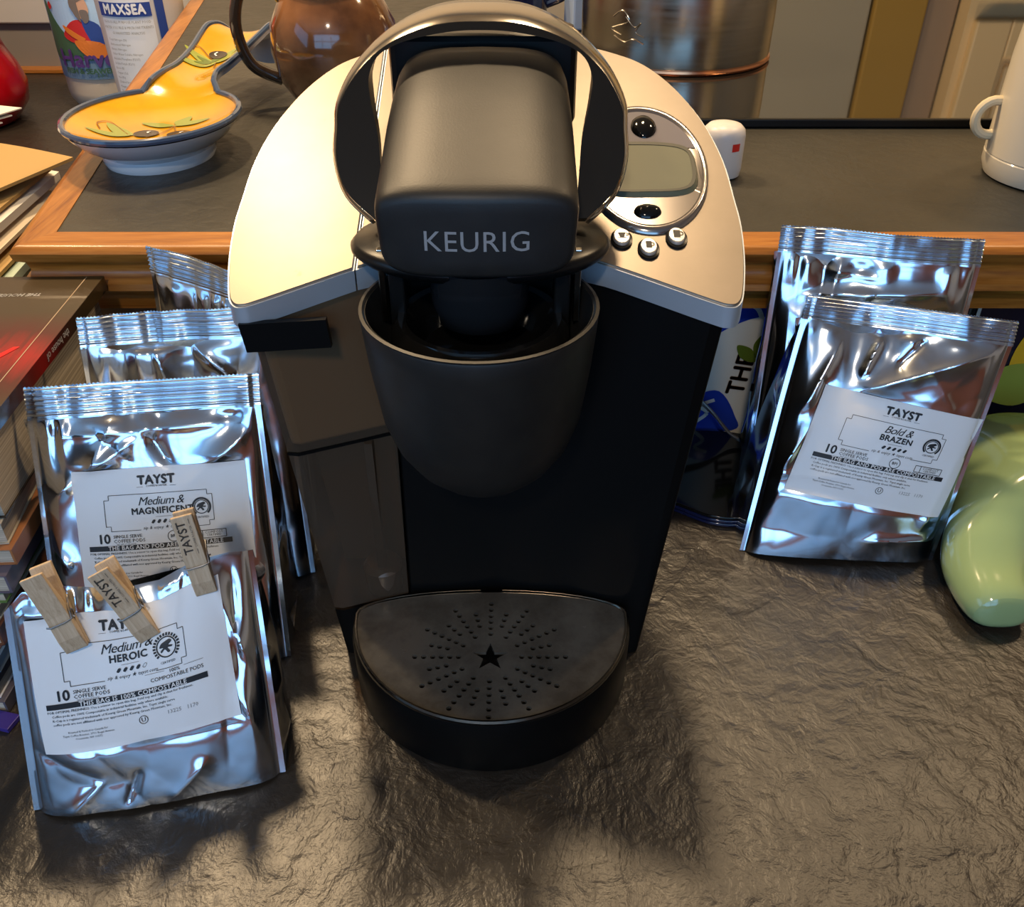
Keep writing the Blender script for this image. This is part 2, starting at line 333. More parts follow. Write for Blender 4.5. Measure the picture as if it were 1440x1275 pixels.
p = Print(); p.poly(outline([(.03, .04), (.06, .03), (.08, .045), (.07, .07), (.045, .072), (.03, .06)], 5)); p.poly(outline([(.05, .10), (.058, .115), (.056, .13), (.048, .115)], 5)); p.poly(outline([(.06, .09), (.085, .10), (.09, .12), (.07, .11)], 5)); p.obj('painted_leaves', M['leaf_light'], tile_map(.387, .0009), wi)
p = Print(); p.line([(.002, .002), (.002, .138), (.144, .138)], .003); p.obj('pale_border', M['tile_white'], tile_map(.387, .0009), wi)

# ------------------------------------------------------------ coffee maker
CX = -.0135
cm = empty('coffee_maker', (CX, .45, 0), 'black single-serve coffee maker with silver top plate in the centre', 'coffee maker')
def cv(p): return (p[0], p[1]-.45, p[2])
def ch(p): return (p[0]-.003, p[1]-.45, p[2])
def hw_plan(k):     # half outline of the body, k = 0 bottom .. 1 top
    w = .100+.030*k
    f = .4376+.018*k
    g = .0042*max(0, k); w -= .002*k
    half = [(0, f+g), (w*.5, f-.005+g), (w*.93, .4215+g), (w*.985, .4225+g), (w, .429+g), (w*1.01, .47), (w*.98, .54), (w*.86, .595), (w*.55, .625), (0, .632)]
    return half
SX = -.0545       # split between tank (left) and body
def side_pts(k, side):
    h = hw_plan(k)
    if side > 0:
        pts = [(SX, h[1][1]), (0, h[0][1])]+h[1:-1]+[(0, .632), (SX, .628)]
        return pts
    pts = [(-x, y) for x, y in h[1:-1]]
    pts[0] = (SX-.0012, h[1][1]); return pts+[(SX-.0012, .628)]
b = MB(); b.loft([[cv((x, y, z)) for x, y in side_pts(z/.262, 1)] for z in (0, .003, .04, .1, .15, .2, .262)]); b.obj('body', M['black_matte'], cm, smooth=True, auto=30, bevel=.0012)
b = MB(); b.loft([[cv((x, y, z)) for x, y in side_pts(z/.262, -1)] for z in (.043, .05, .1, .15, .2, .262)], cap1=False)
tank = b.obj('water_reservoir', M['smoke'], cm, smooth=True, auto=30); tank['label'] = 'smoky translucent brown water tank'
def shr(k, d): 
    P_ = side_pts(k, -1); cx_ = sum(p[0] for p in P_)/len(P_); cy_ = sum(p[1] for p in P_)/len(P_); return [(cx_+(x-cx_)*d, cy_+(y-cy_)*d) for x, y in P_]
b = MB(); b.loft([[cv((x, y, z)) for x, y in side_pts(z/.262, -1)] for z in (0, .02, .041)]); b.obj('tank_foot', M['black_matte'], cm, smooth=True, auto=30)
b = MB(); b.loft([[cv((x, y, z)) for x, y in shr(z/.262, .93)] for z in (.168, .172, .2, .255)]); b.obj('tank_insert', M['tank_in'], tank, smooth=True, auto=30, bevel=.002)
b = MB(); b.loft([[cv((x*1.0, max(y, .468+.01*(x+.09)*0), z)) for x, y in shr(z/.262, .86)] for z in (.045, .1, .166)]); b.obj('tank_back', M['tank_back'], tank, smooth=True)
b = MB(); b.lathe([(.012, .044), (.013, .062), (.010, .066), (.002, .067)], (-.072, -.006, 0), 20); b.obj('tank_valve', M['tank_back'], tank, smooth=True)
b = MB(); b.box(-.074, -.069, -.014, -.006, .06, .165); b.obj('tank_rib', M['smoke'], tank)
b = MB()
for k0, k1 in ((.1655, .1675),): b.loft([[cv((x, y-.0004, z)) for x, y in shr(z/.262, 1.006)] for z in (k0, k1)])
b.obj('tank_seam', M['black_matte'], tank, smooth=True, auto=30)
b = MB(); pl = [(-.1285, .4195), (-.1285, .4235), (-.084, .4290), (-.084, .4250)]
b.loft([[cv((x*(1 if z > .24 else .985), y, z)) for x, y in pl] for z in (.236, .2525)]); b.obj('dark_tab', M['black_matte'], tank)
# top plate on a tilted plane
def pz(y): return .262+.34*(y-.42)
hp = [(.140, .50), (.1405, .48), (.1385, .455), (.1345, .432), (.131, .4235), (.1255, .4215), (.115, .4255), (.07, .4475), (.045, .458)]
hb = [(0, .656), (.03, .655), (.055, .6505), (.08, .6405), (.10, .627), (.1175, .602), (.1305, .570), (.138, .535)]
R = outline(hb+hp, 5, False)
seamx = -.070
full = R + [(.0, .466)] + [(-x, y) for x, y in reversed(R)][:-1]
def clip(pts, x0, keep):     # keep = +1 right of x0
    out = []
    for i in range(len(pts)):
        a, c = pts[i], pts[(i+1) % len(pts)]; ia, ic = (a[0]-x0)*keep >= 0, (c[0]-x0)*keep >= 0
        if ia: out.append(a)
        if ia != ic: t = (x0-a[0])/(c[0]-a[0]); out.append((x0, a[1]+t*(c[1]-a[1])))
    return out
def plate(name, pts, m):
    q = fill2d([pts]); n = len(pts)
    def sh(p, d): return p
    o_ = MB(); ring_t = [cv((x, y, pz(y))) for x, y in pts]; ring_m = [cv((x, y, pz(y)-.013-(.02 if y > .55 else .02*max(0, (y-.45)/.1)))) for x, y in pts]
    o_.loft([ring_m, ring_t], cap0=False, cap1=False); F0 = len(o_.F)
    o_.add([cv((x, y, pz(y))) for x, y, _ in q[0]], q[1]); nF1 = len(o_.F)
    o_.add([cv((x, y, pz(y)-.013-(.02 if y > .55 else .02*max(0, (y-.45)/.1)))) for x, y, _ in q[0]], q[1])
    fm = [1]*F0+[0]*(nF1-F0)+[1]*(len(o_.F)-nF1)
    ob = mesh_obj(name, o_.V, o_.F, m, cm, mats=[M['silver_edge']], fm=fm)
    bm = bmesh.new(); bm.from_mesh(ob.data); bmesh.ops.remove_doubles(bm, verts=bm.verts, dist=1e-6); bmesh.ops.recalc_face_normals(bm, faces=bm.faces)
    bmesh.ops.bevel(bm, geom=[e for e in bm.edges if len(e.link_faces) == 2 and all(abs(v.co.z-pz(v.co.y+.45)) < 1e-5 for v in e.verts) and e.calc_face_angle(0) > .8], offset=.0012, segments=3, affect='EDGES', material=-1)
    for f in bm.faces: f.smooth = True
    bm.to_mesh(ob.data); bm.free()
    try: ob.data.set_sharp_from_angle(angle=radians(40))
    except Exception: pass
    return ob
plate('top_plate', clip(full, seamx+.0004, 1), M['silver']); lid = plate('reservoir_lid', clip(full, seamx-.0004, -1), M['silver'])
# housing around the pod holder
b = MB(); ex = [(.0595, .266), (.0605, .264), (.060, .255), (.0585, .235), (.0545, .20), (.049, .182), (.041, .168), (.030, .156), (.015, .150), (.002, .149)]
n = 64; rings = []
for r, z in ex[::-1]:
    cy_ = .416+(.265-z)*.10; rings.append([ch((r*cos(2*pi*j/n), cy_+r*sin(2*pi*j/n), z)) for j in range(n)])
inn = [(.0575, .266), (.0565, .262), (.052, .245), (.046, .238), (.036, .236), (.002, .236)]
for r, z in inn: rings.append([ch((r*cos(2*pi*j/n), .416+r*sin(2*pi*j/n), z)) for j in range(n)])
b.loft(rings); b.obj('pod_housing', M['soft'], cm, smooth=True, auto=60)
b = MB(); rr = [(.060, .2655), (.0607, .2668), (.0590, .2672), (.0578, .2662)]; b.loft([[ch((r*cos(2*pi*j/n), .416+r*sin(2*pi*j/n), z)) for j in range(n)] for r, z in rr], False, False); b.obj('rim_ring', M['soft'], cm, smooth=True)
b = MB(); b.loft([[ch((r*cos(2*pi*j/n), .420+r*sin(2*pi*j/n), z)) for j in range(n)] for r, z in [(.047, .238), (.046, .252), (.042, .2585), (.038, .258), (.034, .250), (.030, .2405), (.002, .240)]]); b.obj('pod_holder', M['black_gloss'], cm, smooth=True, auto=50)
b = MB(); b.loft([[ch((r*cos(2*pi*j/n), .428+r*sin(2*pi*j/n), z)) for j in range(n)] for r, z in [(.002, .250), (.016, .2505), (.0225, .254), (.025, .264), (.026, .286)]]); b.obj('needle_cup', mat('smoked_cup', (.10, .115, .135), .12, .9), cm, smooth=True, auto=50)
for s in (-1, 1):
    b = MB(); b.box(s*.042-.007, s*.042+.001, -.028, .0, .243, .29); b.obj('inner_post', M['black'], cm, bevel=.001)
    b = MB(); b.box(s*.050-.0048, s*.050-.0012, -.022, -.018, .25, .29); b.obj('guide_rail', M['dark_chrome'], cm, bevel=.0005)
# collar wing
b = MB(); b.loft([[ch((r*cos(2*pi*j/n), .450+r*.66*sin(2*pi*j/n), z)) for j in range(n)] for r, z in [(.056, .2795), (.0645, .2805), (.0678, .2835), (.0678, .2855), (.065, .2885), (.05, .2905), (.002, .291)]]); b.obj('collar', M['black'], cm, smooth=True, auto=60)
# head
def head_ring(y, w, zb, zt, crown, nn=72, e=5.0, bow=0):
    out = []
    for j in range(nn):
        a = 2*pi*j/nn; ca, sa = cos(a), sin(a)
        x = w*abs(ca)**(2/e)*(1 if ca > 0 else -1); t = abs(sa)**(2/e)*(1 if sa > 0 else -1)
        z = (zb+zt)/2+(zt-zb)/2*t
        taper = 1-.055*(zt-z)/(zt-zb)
        z += crown*(1-(x/w)**2)*(1 if t > 0 else 0)*t
        out.append(ch((x*taper, y+bow*x*x, z)))
    return out
S = [(.4, .25, .302, .314, 0), (.4, .6, .296, .319, 0), (.4, .92, .2895, .3235, .0004), (.4004, .955, .2883, .325, .0008), (.4014, .985, .2874, .3268, .001), (.4035, 1, .287, .3282, .0014), (.407, 1.01, .287, .3295, .0018), (.415, 1.01, .287, .332, .002), (.44, 1.01, .288, .339, .003), (.47, 1.01, .289, .3475, .004), (.50, 1.005, .290, .354, .0045), (.525, .995, .292, .358, .004), (.54, .97, .295, .3585, .003), (.548, .90, .30, .354, .002)]
b = MB(); b.loft([head_ring(y, .0485*w, zb, zt, c_, bow=2.3 if y < .43 else 2.3*max(0, (.50-y)/.07)) for y, w, zb, zt, c_ in S]); hd = b.obj('brew_head', M['soft'], cm, smooth=True, auto=60)
def headfront(a, c_): return (a-.003, .4005-.45+2.3*a*a-.0004-.00025, c_)
p = Print(); p.add(text2d('KEURIG', .0142, bold=.0, space=1.06), 0, .3055); p.obj('lettering', M['grey_ink'], headfront, hd)
# hinge bar and arch handle
b = MB(); b.box(-.057, .051, .552-.45, .588-.45, .315, .3655); b.obj('hinge_bar', M['black'], cm, bevel=.004)
oh = [(.0565, 0), (.0705, .1255), (.0765, .286), (.0765, .45), (.0755, .5755), (.066, .742), (.049, .889), (.025, .981)]
ih = [(.0505, 0), (.0525, .2), (.0545, .4), (.0590, .6), (.0600, .72), (.0545, .83), (.040, .90), (.018, .945)]
O = outline([(-x, t) for x, t in oh]+[(0, 1.0)]+[(x, t) for x, t in reversed(oh)], 6, False)
I = outline([(-x, t) for x, t in ih]+[(0, .955)]+[(x, t) for x, t in reversed(ih)], 6, False)
def hp3(x, t, d):   # d: depth behind the front face
    x *= .972
    return ch((x, .45+.07*t+d*(.5+.5*min(1, max(0, t*1.6))), .298+.08*t-(0.012*(1-t))*(d/.04)))
def dep(t): return .018+.024*min(1, max(0, t))**3
b = MB(); rings = []
for (xo_, to_), (xi, ti) in zip(O, I):
    rings.append([hp3(xo_, to_, 0), hp3(xi, ti, .0), hp3(xi*1.02, ti, dep(ti)), hp3(xo_, to_, dep(to_))])
b.loft(rings); hdl = b.obj('handle', M['black'], cm, smooth=True, auto=40, bevel=.0012)
b = MB(); rings = []
for i in range(len(O)):
    x0, t0 = O[max(i-1, 0)]; x1, t1 = O[min(i+1, len(O)-1)]; tx, tt = (x1-x0), (t1-t0)*.106; l = hypot(tx, tt); nx, nt = -tt/l, tx/l
    xo_, to_ = O[i]
    def off(e, d): return hp3(xo_+nx*e, to_+nt*e/.106, d)
    D = dep(to_); th = .0022+.0022*max(0, to_)
    rings.append([off(.0002, .0), off(th*.35, .0012), off(th*.75, .005), off(th*1.05, .011), off(th*1.15, D*.6), off(th, D-.004), off(.0005, D+.0005)])
b.loft(rings); b.obj('handle_band', M['dark_chrome'], hdl, smooth=True, auto=60)
# control panel
A_, B_ = .0365, .0545; PC = (.091, .5265)
def pp(a, c_, h=0): return cv((PC[0]+a, PC[1]+c_, pz(PC[1]+c_)+h))
def dish(name, prof_, m, n=64, **k):
    b = MB(); b.loft([[pp(A_*s_*cos(2*pi*j/n), B_*s_*sin(2*pi*j/n), h) for j in range(n)] for s_, h in prof_], cap0=False); return b.obj(name, m, cm, smooth=True, auto=70, **k)
bz = dish('display_bezel', [(1.0, .0003), (.99, .0022), (.95, .003), (.91, .0022), (.90, .0013), (.002, .0013)], M['bezel'])
p = Print(); top = [(A_*.90*cos(t), B_*.90*sin(t)) for t in np.linspace(.32, pi-.32, 30)]; p.poly(top); p.obj('upper_panel', M['bezel_top'], lambda a, c_: pp(a, c_, .0017), bz)
b = MB(); sc = outline([(-.031, .015), (0, .018), (.024, .014), (.0285, .0), (.024, -.021), (0, -.025), (-.024, -.022), (-.031, 0)], 6)
b.loft([[pp(x*1.05, y*1.05, .0014) for x, y in sc], [pp(x, y, .0034) for x, y in sc]], cap0=False); b.obj('lcd_screen', M['lcd'], bz, smooth=True, auto=20)
p = Print(); p.add(fill2d([sc, [(x*.93, y*.90-.0008) for x, y in sc]])); p.obj('screen_shadow_border', mat('lcd_shadow_border', (.035, .037, .025), .5), lambda a, c_: pp(a, c_, .0037), bz)  # dark border, its colour also painting the shadow along the screen's upper edge
b = MB(); b.loft([[pp(s_*.0078*cos(t)+.002, s_*.0098*sin(t)+.034, h) for t in np.linspace(0, 2*pi, 24, False)] for s_, h in ((1, .0014), (.95, .003), (.7, .0048), (.3, .0056), (.02, .0058))]); b.obj('round_button', M['black_gloss'], bz, smooth=True)
b = MB(); b.loft([[pp(s_*.0078*cos(t)-.002, s_*.0050*sin(t)-.0385, h) for t in np.linspace(0, 2*pi, 24, False)] for s_, h in ((1, .0014), (.92, .0028), (.6, .004), (.02, .0046))]); b.obj('oval_button', M['black_gloss'], bz, smooth=True)
for (x, y), k in zip(((.0731, .4679), (.0871, .4605), (.1030, .4685)), (0, 1, 2)):
    b = MB(); b.loft([[cv((x+s_*.0046*cos(t), y+s_*.0058*sin(t), pz(y+s_*.0058*sin(t))+h)) for t in np.linspace(0, 2*pi, 28, False)] for s_, h in ((1.0, .0002), (1, .0010), (.98, .0026), (.88, .0030), (.02, .0031))]); bt = b.obj('cup_button', M['btn'], cm, smooth=True, auto=12)
    b = MB(); b.loft([[cv((x+s_*.0046*cos(t), y+s_*.0058*sin(t), pz(y+s_*.0058*sin(t))+h)) for t in np.linspace(0, 2*pi, 28, False)] for s_, h in ((1.30, -.0003), (1.28, .0012), (1.05, .0016))], cap0=False, cap1=False); b.obj('button_surround', M['black'], bt, smooth=True, auto=45)
    p = Print()
    w, h_ = ((.0022, .0016), (.0016, .0024), (.0019, .0027))[k]
    p.poly([(-w, h_), (w, h_), (w*(.55 if k == 0 else .95), -h_), (-w*(.55 if k == 0 else .95), -h_)]); p.line(outline([(w, h_*.6), (w*1.7, h_*.3), (w*1.6, -h_*.3), (w*.9, -h_*.4)], 4, False), .0006, 1)
    if k == 0: p.rect(-.0025, .0025, -.0023, -.0019, 2)
    p.obj('cup_icon', M['ink'], lambda a, c_: cv((x+a, y+c_+.0004, pz(y+c_)+.0034)), bt)
# drip tray
TY = .4155
def semi(r, back=.022, n=40):
    pts = [(r*cos(t), TY+r*.975*sin(t)) for t in np.linspace(pi, 2*pi, n)]
    pts += [(r*cos(t), TY+back*sin(t)) for t in np.linspace(0, pi, 20)[1:-1]]
    return pts
b = MB(); prof_ = [(.0885, 0), (.0895, .002), (.0898, .038), (.0888, .043), (.087, .0435), (.0865, .040)]
b.loft([[cv((x, y, z)) for x, y in semi(r)] for r, z in prof_]); b.obj('tray_base', M['black_matte'], cm, smooth=True, auto=40)
loops = [semi(.0862, .020)]
SCY = .3795
st = [((.0112 if i % 2 == 0 else .0045)*cos(pi/2+i*pi/5), SCY+(.0112 if i % 2 == 0 else .0045)*sin(pi/2+i*pi/5)) for i in range(10)]; loops.append(st)
for a in range(12):
    for r in (.0195, .0248, .0301, .0354, .041, .0465): loops.append(ring2d(r*cos(a*pi/6), SCY+r*sin(a*pi/6)*.97, .00165, 10))
    for r in (.0275, .0328, .038): loops.append(ring2d(r*cos(a*pi/6+pi/12), SCY+r*sin(a*pi/6+pi/12)*.97, .00165, 10))
V, F = fill2d(loops, ext=.001); tp = mesh_obj('drip_tray', [cv((v[0], v[1], v[2]+.0432)) for v in V], F, M['tray'], cm); tp['label'] = 'perforated metal drip grid with star cutout'
b = MB(); b.loft([[cv((x, y, z)) for x, y in semi(r, .021)] for r, z in ((.0860, .0440), (.0866, .0455), (.0876, .0455), (.0880, .0436))], False, False); b.obj('tray_rim', M['dark_chrome'], tp, smooth=True)

# ------------------------------------------------------------ foil bags
def vnoise(seed):
    g = np.random.default_rng(seed).standard_normal((64, 64))
    def f(x, y):
        xi, yi = np.floor(x).astype(int), np.floor(y).astype(int); fx, fy = x-xi, y-yi; fx = fx*fx*(3-2*fx); fy = fy*fy*(3-2*fy)
        a = g[xi % 64, yi % 64]; b_ = g[(xi+1) % 64, yi % 64]; c_ = g[xi % 64, (yi+1) % 64]; d = g[(xi+1) % 64, (yi+1) % 64]
        return (a*(1-fx)+b_*fx)*(1-fy)+(c_*(1-fx)+d*fx)*fy
    return f
def grid_faces(ns, nt): return [(j*(ns+1)+i, j*(ns+1)+i+1, (j+1)*(ns+1)+i+1, (j+1)*(ns+1)+i) for j in range(nt) for i in range(ns)]
LABELC = {}
def foil_bag(name, label, group, BL, BR, TR, TL, depth=.05, bulge=.012, seed=1, folds=(), seal=.016, waves=(0, 0, 0), lab=None, dents=10, ns=110, nt=120, toptrim=None, lean=0, botdark=0, backdir=None, rough=1.0):
    BL, BR, TR, TL = [np.array(p, float) for p in (BL, BR, TR, TL)]
    c0 = (BL+BR)/2; root = empty(name, tuple(c0), label, 'coffee bag', group)
    nrm = np.cross(BR-BL, TL-BL); nrm /= np.linalg.norm(nrm); side = (BR-BL)/np.linalg.norm(BR-BL); back = np.array([-side[1], side[0], 0.]); back /= np.linalg.norm(back)
    if backdir is not None: back = np.array(backdir, float)
    n1, n2, n3 = vnoise(seed), vnoise(seed+50), vnoise(seed+99); R_ = np.random.default_rng(seed)
    cr = []
    for _ in range(dents):      # random creases of the film
        s0, t0 = R_.uniform(.08, .92), R_.uniform(.05, .98); a = R_.uniform(0, pi); l = R_.uniform(.10, .34)
        cr.append((s0-l*cos(a), t0-l*sin(a), s0+l*cos(a), t0+l*sin(a), R_.uniform(-.0026, .0030), R_.uniform(.018, .05)))
    cr += list(folds)
    W_, H_ = np.linalg.norm(BR-BL), np.linalg.norm(TL-BL)
    def lmask(s, t):
        if not lab: return np.zeros_like(s)
        a, c_ = inv_label(s, t); d = np.maximum(np.abs(a)-.5, (np.abs(c_)-lab['h']/2)); return np.clip(1-(d+.02)/.06, 0, 1)
    def inv_label(s, t):
        x = (s-lab['c'][0])*W_; y = (t-lab['c'][1])*H_; r = lab['rot']; w = lab['w']*W_
        return (x*cos(r)+y*sin(r))/w, (-x*sin(r)+y*cos(r))/w
    def height(s, t):
        e = np.clip(np.minimum(s, 1-s)/.035-1, 0, None)*.035/.965
        arch = np.clip(4*np.clip(e, 0, .5)*(1-np.clip(e, 0, .5)), 0, 1)**.42
        arch = np.where(e <= 0, 0, arch)
        v = np.clip(t, 0, 1); prof_t = np.clip(1.9*(v+.06)**.45*(1-v)**.8, 0, 1.25)
        h = bulge*arch*prof_t
        w = 0*s
        for x0, y0, x1, y1, a, wd in cr:
            dx, dy = (x1-x0), (y1-y0); l = hypot(dx, dy)+1e-9; q = ((s-x0)*dx+(t-y0)*dy)/l; d = ((s-x0)*dy-(t-y0)*dx)/l
            win = np.clip(np.minimum(q+.02, l+.02-q)/(.3*l), 0, 1); win = win*win*(3-2*win)
            w = w+a*win*(np.exp(-np.abs(d)/wd)-.35*np.exp(-(d/(2.8*wd))**2))
        w = w+.0017*np.abs(n1(s*3.1+3, t*3.2+1))+.0007*n2(s*6+8, t*6)+.00009*n3(s*19, t*17)
        topw = np.exp(-((1-t)/.10)**2)*.0014*np.sin(s*34+n1(s*5, t*0)*2.5)
        amp = np.clip(e/.06, 0, 1)*np.clip((1.0-t)/.03, 0.15, 1)*rough
        lm = lmask(s, t)
        return h+(w+topw)*amp*(1-.80*lm)-.0008*(e <= 0)
    def surf(s, t, off=0):
        s = np.asarray(s, float); t = np.asarray(t, float); h = height(s, t)+off
        tt = t
        if toptrim is not None: tt = t*(1+(np.interp(s, *toptrim))*np.clip(t, 0, 1)**3)
        P_ = ((BL[:, None]*(1-s)+BR[:, None]*s)*(1-tt)+(TL[:, None]*(1-s)+TR[:, None]*s)*tt)
        wv = waves[0]*np.sin(waves[1]*s*2*pi+waves[2])*np.clip((t-.55)/.45, 0, 1.3)**2
        return (P_+nrm[:, None]*(h+wv)-back[:, None]*0*t+np.array([0, 0, 1.])[:, None]*0).T
    S_, T_ = np.meshgrid(np.linspace(0, 1, ns+1), np.linspace(0, 1, nt+1)); S1, T1 = S_.ravel(), T_.ravel()
    fr = surf(S1, T1)
    bs, bt = 24, nt
    S2, T2 = np.meshgrid(np.linspace(0, 1, bs+1), np.linspace(0, 1, bt+1)); S2, T2 = S2.ravel(), T2.ravel()
    s2 = S2.copy()
    P2 = surf(np.clip(s2, 0, 1)*0, T2)*(1-S2[:, None])+surf(s2*0+1, T2)*S2[:, None]
    dd = depth*(1-T2**1.6)*(1+.10*np.sin(S2*pi))+.0005
    bkv = P2+back*dd[:, None]+back*(.0025*n1(S2*6, T2*6)*(1-T2))[:, None]
    zmin = 0.0006
    bkv[:, 2] = np.maximum(bkv[:, 2], zmin); fr[:, 2] = np.maximum(fr[:, 2], zmin)
    V = list(fr); F = grid_faces(ns, nt); o1 = len(V); V += list(bkv); F += [tuple(reversed([i+o1 for i in f])) for f in grid_faces(bs, bt)]
    gk = 8
    for e in (0, 1):    # gussets folded inward
        o2 = len(V); fe = fr.reshape(nt+1, ns+1, 3)[:, 0 if e == 0 else -1]; be = bkv.reshape(bt+1, bs+1, 3)[:, 0 if e == 0 else -1]
        inw = side*(1 if e == 0 else -1)
        for j in range(nt+1):
            t = j/nt; dj = np.linalg.norm(be[j]-fe[j])
            for k in range(gk+1):
                q = k/gk; f_ = 1-abs(2*q-1); ang = float(n2(np.array(q*3+e*9.), np.array(t*9.)))
                V.append(fe[j]*(1-q)+be[j]*q+inw*(f_*dj*.22*(.4+.6*t)+.0025*f_*ang-(.004*sin(pi*q)*(1-t))))
        g = grid_faces(gk, nt); F += [tuple(i+o2 for i in (f if e else reversed(f))) for f in g]
    o3 = len(V); V += list(fr[:ns+1]) + [bkv[0], bkv[bs]]; F.append(tuple(range(o3+ns, o3-1, -1))+(o3+ns+1, o3+ns+2))
    loc = lambda A: [tuple(np.array(v)-c0) for v in A]
    pouch = mesh_obj('pouch', loc(V), F, M['foil'], root, smooth=True, auto=65)
    # pressed side seams, slightly proud
    if seal > 0:
        rs, rt = 120, 36; S3, T3 = np.meshgrid(np.linspace(0, 1, rs+1), np.linspace(0, 1, rt+1)); S3, T3 = S3.ravel(), T3.ravel()
        edge = surf(S3, S3*0+1); edge0 = surf(S3, S3*0+.96); up = (TL+TR-BL-BR); up /= np.linalg.norm(up)
        upn = up*.93-back*(-.10); upn /= np.linalg.norm(upn)
        zig = .0008*np.abs(((S3*60) % 1)-.5)*2*(T3 > .97)
        wv = .0016*np.sin(S3*9+seed)*T3+.0008*n1(S3*12, T3*1.0)*T3
        ridge = .0007*np.sin(T3*7*2*pi)*(np.clip((T3-.08)/.05, 0, 1))
        vert = .0006*np.clip(n2(S3*17, T3*.6+3), -1, 2)
        base = edge+upn*((T3-.03)*seal-zig)[:, None]+nrm[:, None].T*(ridge+wv+vert+.0006)[:, None]
        V3 = list(base); F3 = grid_faces(rs, rt); n_ = len(V3); V3 += list(base-nrm*.0011); F3 += [tuple(reversed([i+n_ for i in f])) for f in grid_faces(rs, rt)]
        rim = [i for i in range(rs+1)]+[(j+1)*(rs+1)-1 for j in range(1, rt+1)]+[rt*(rs+1)+i for i in range(rs-1, -1, -1)]+[j*(rs+1) for j in range(rt-1, 0, -1)]
        for a, c_ in zip(rim, rim[1:]+rim[:1]): F3.append((c_, a, a+n_, c_+n_))
        mesh_obj('crimped_seal', loc(V3), F3, M['foil_seal'], root, smooth=True, auto=70)
    if lab:
        w = lab['w']*W_
        def lmap(a, c_, off=.0005):
            r = lab['rot']; x = (a*cos(r)-c_*sin(r))*w; y = (a*sin(r)+c_*cos(r))*w; return lab['c'][0]+x/W_, lab['c'][1]+y/H_
        def onlab(Vs, off):
            A = np.array(Vs); s, t = lmap(A[:, 0], A[:, 1]); return surf(s, t, off)-c0
        gx, gy = np.meshgrid(np.linspace(-.5, .5, 61), np.linspace(-lab['h']/2, lab['h']/2, 49))
        lo = mesh_obj('label', list(onlab(list(zip(gx.ravel(), gy.ravel())), .0006)), grid_faces(60, 48), M['label'], root, smooth=True); lo['label'] = 'white paper label printed with black lettering'
        for nm, pr, mt, off in label_art(lab):
            if pr.V: mesh_obj(nm, list(onlab(pr.V, off)), pr.F, mt, lo)
    return root, (lambda s, t, off=0: surf(np.array([s]), np.array([t]), off)[0])
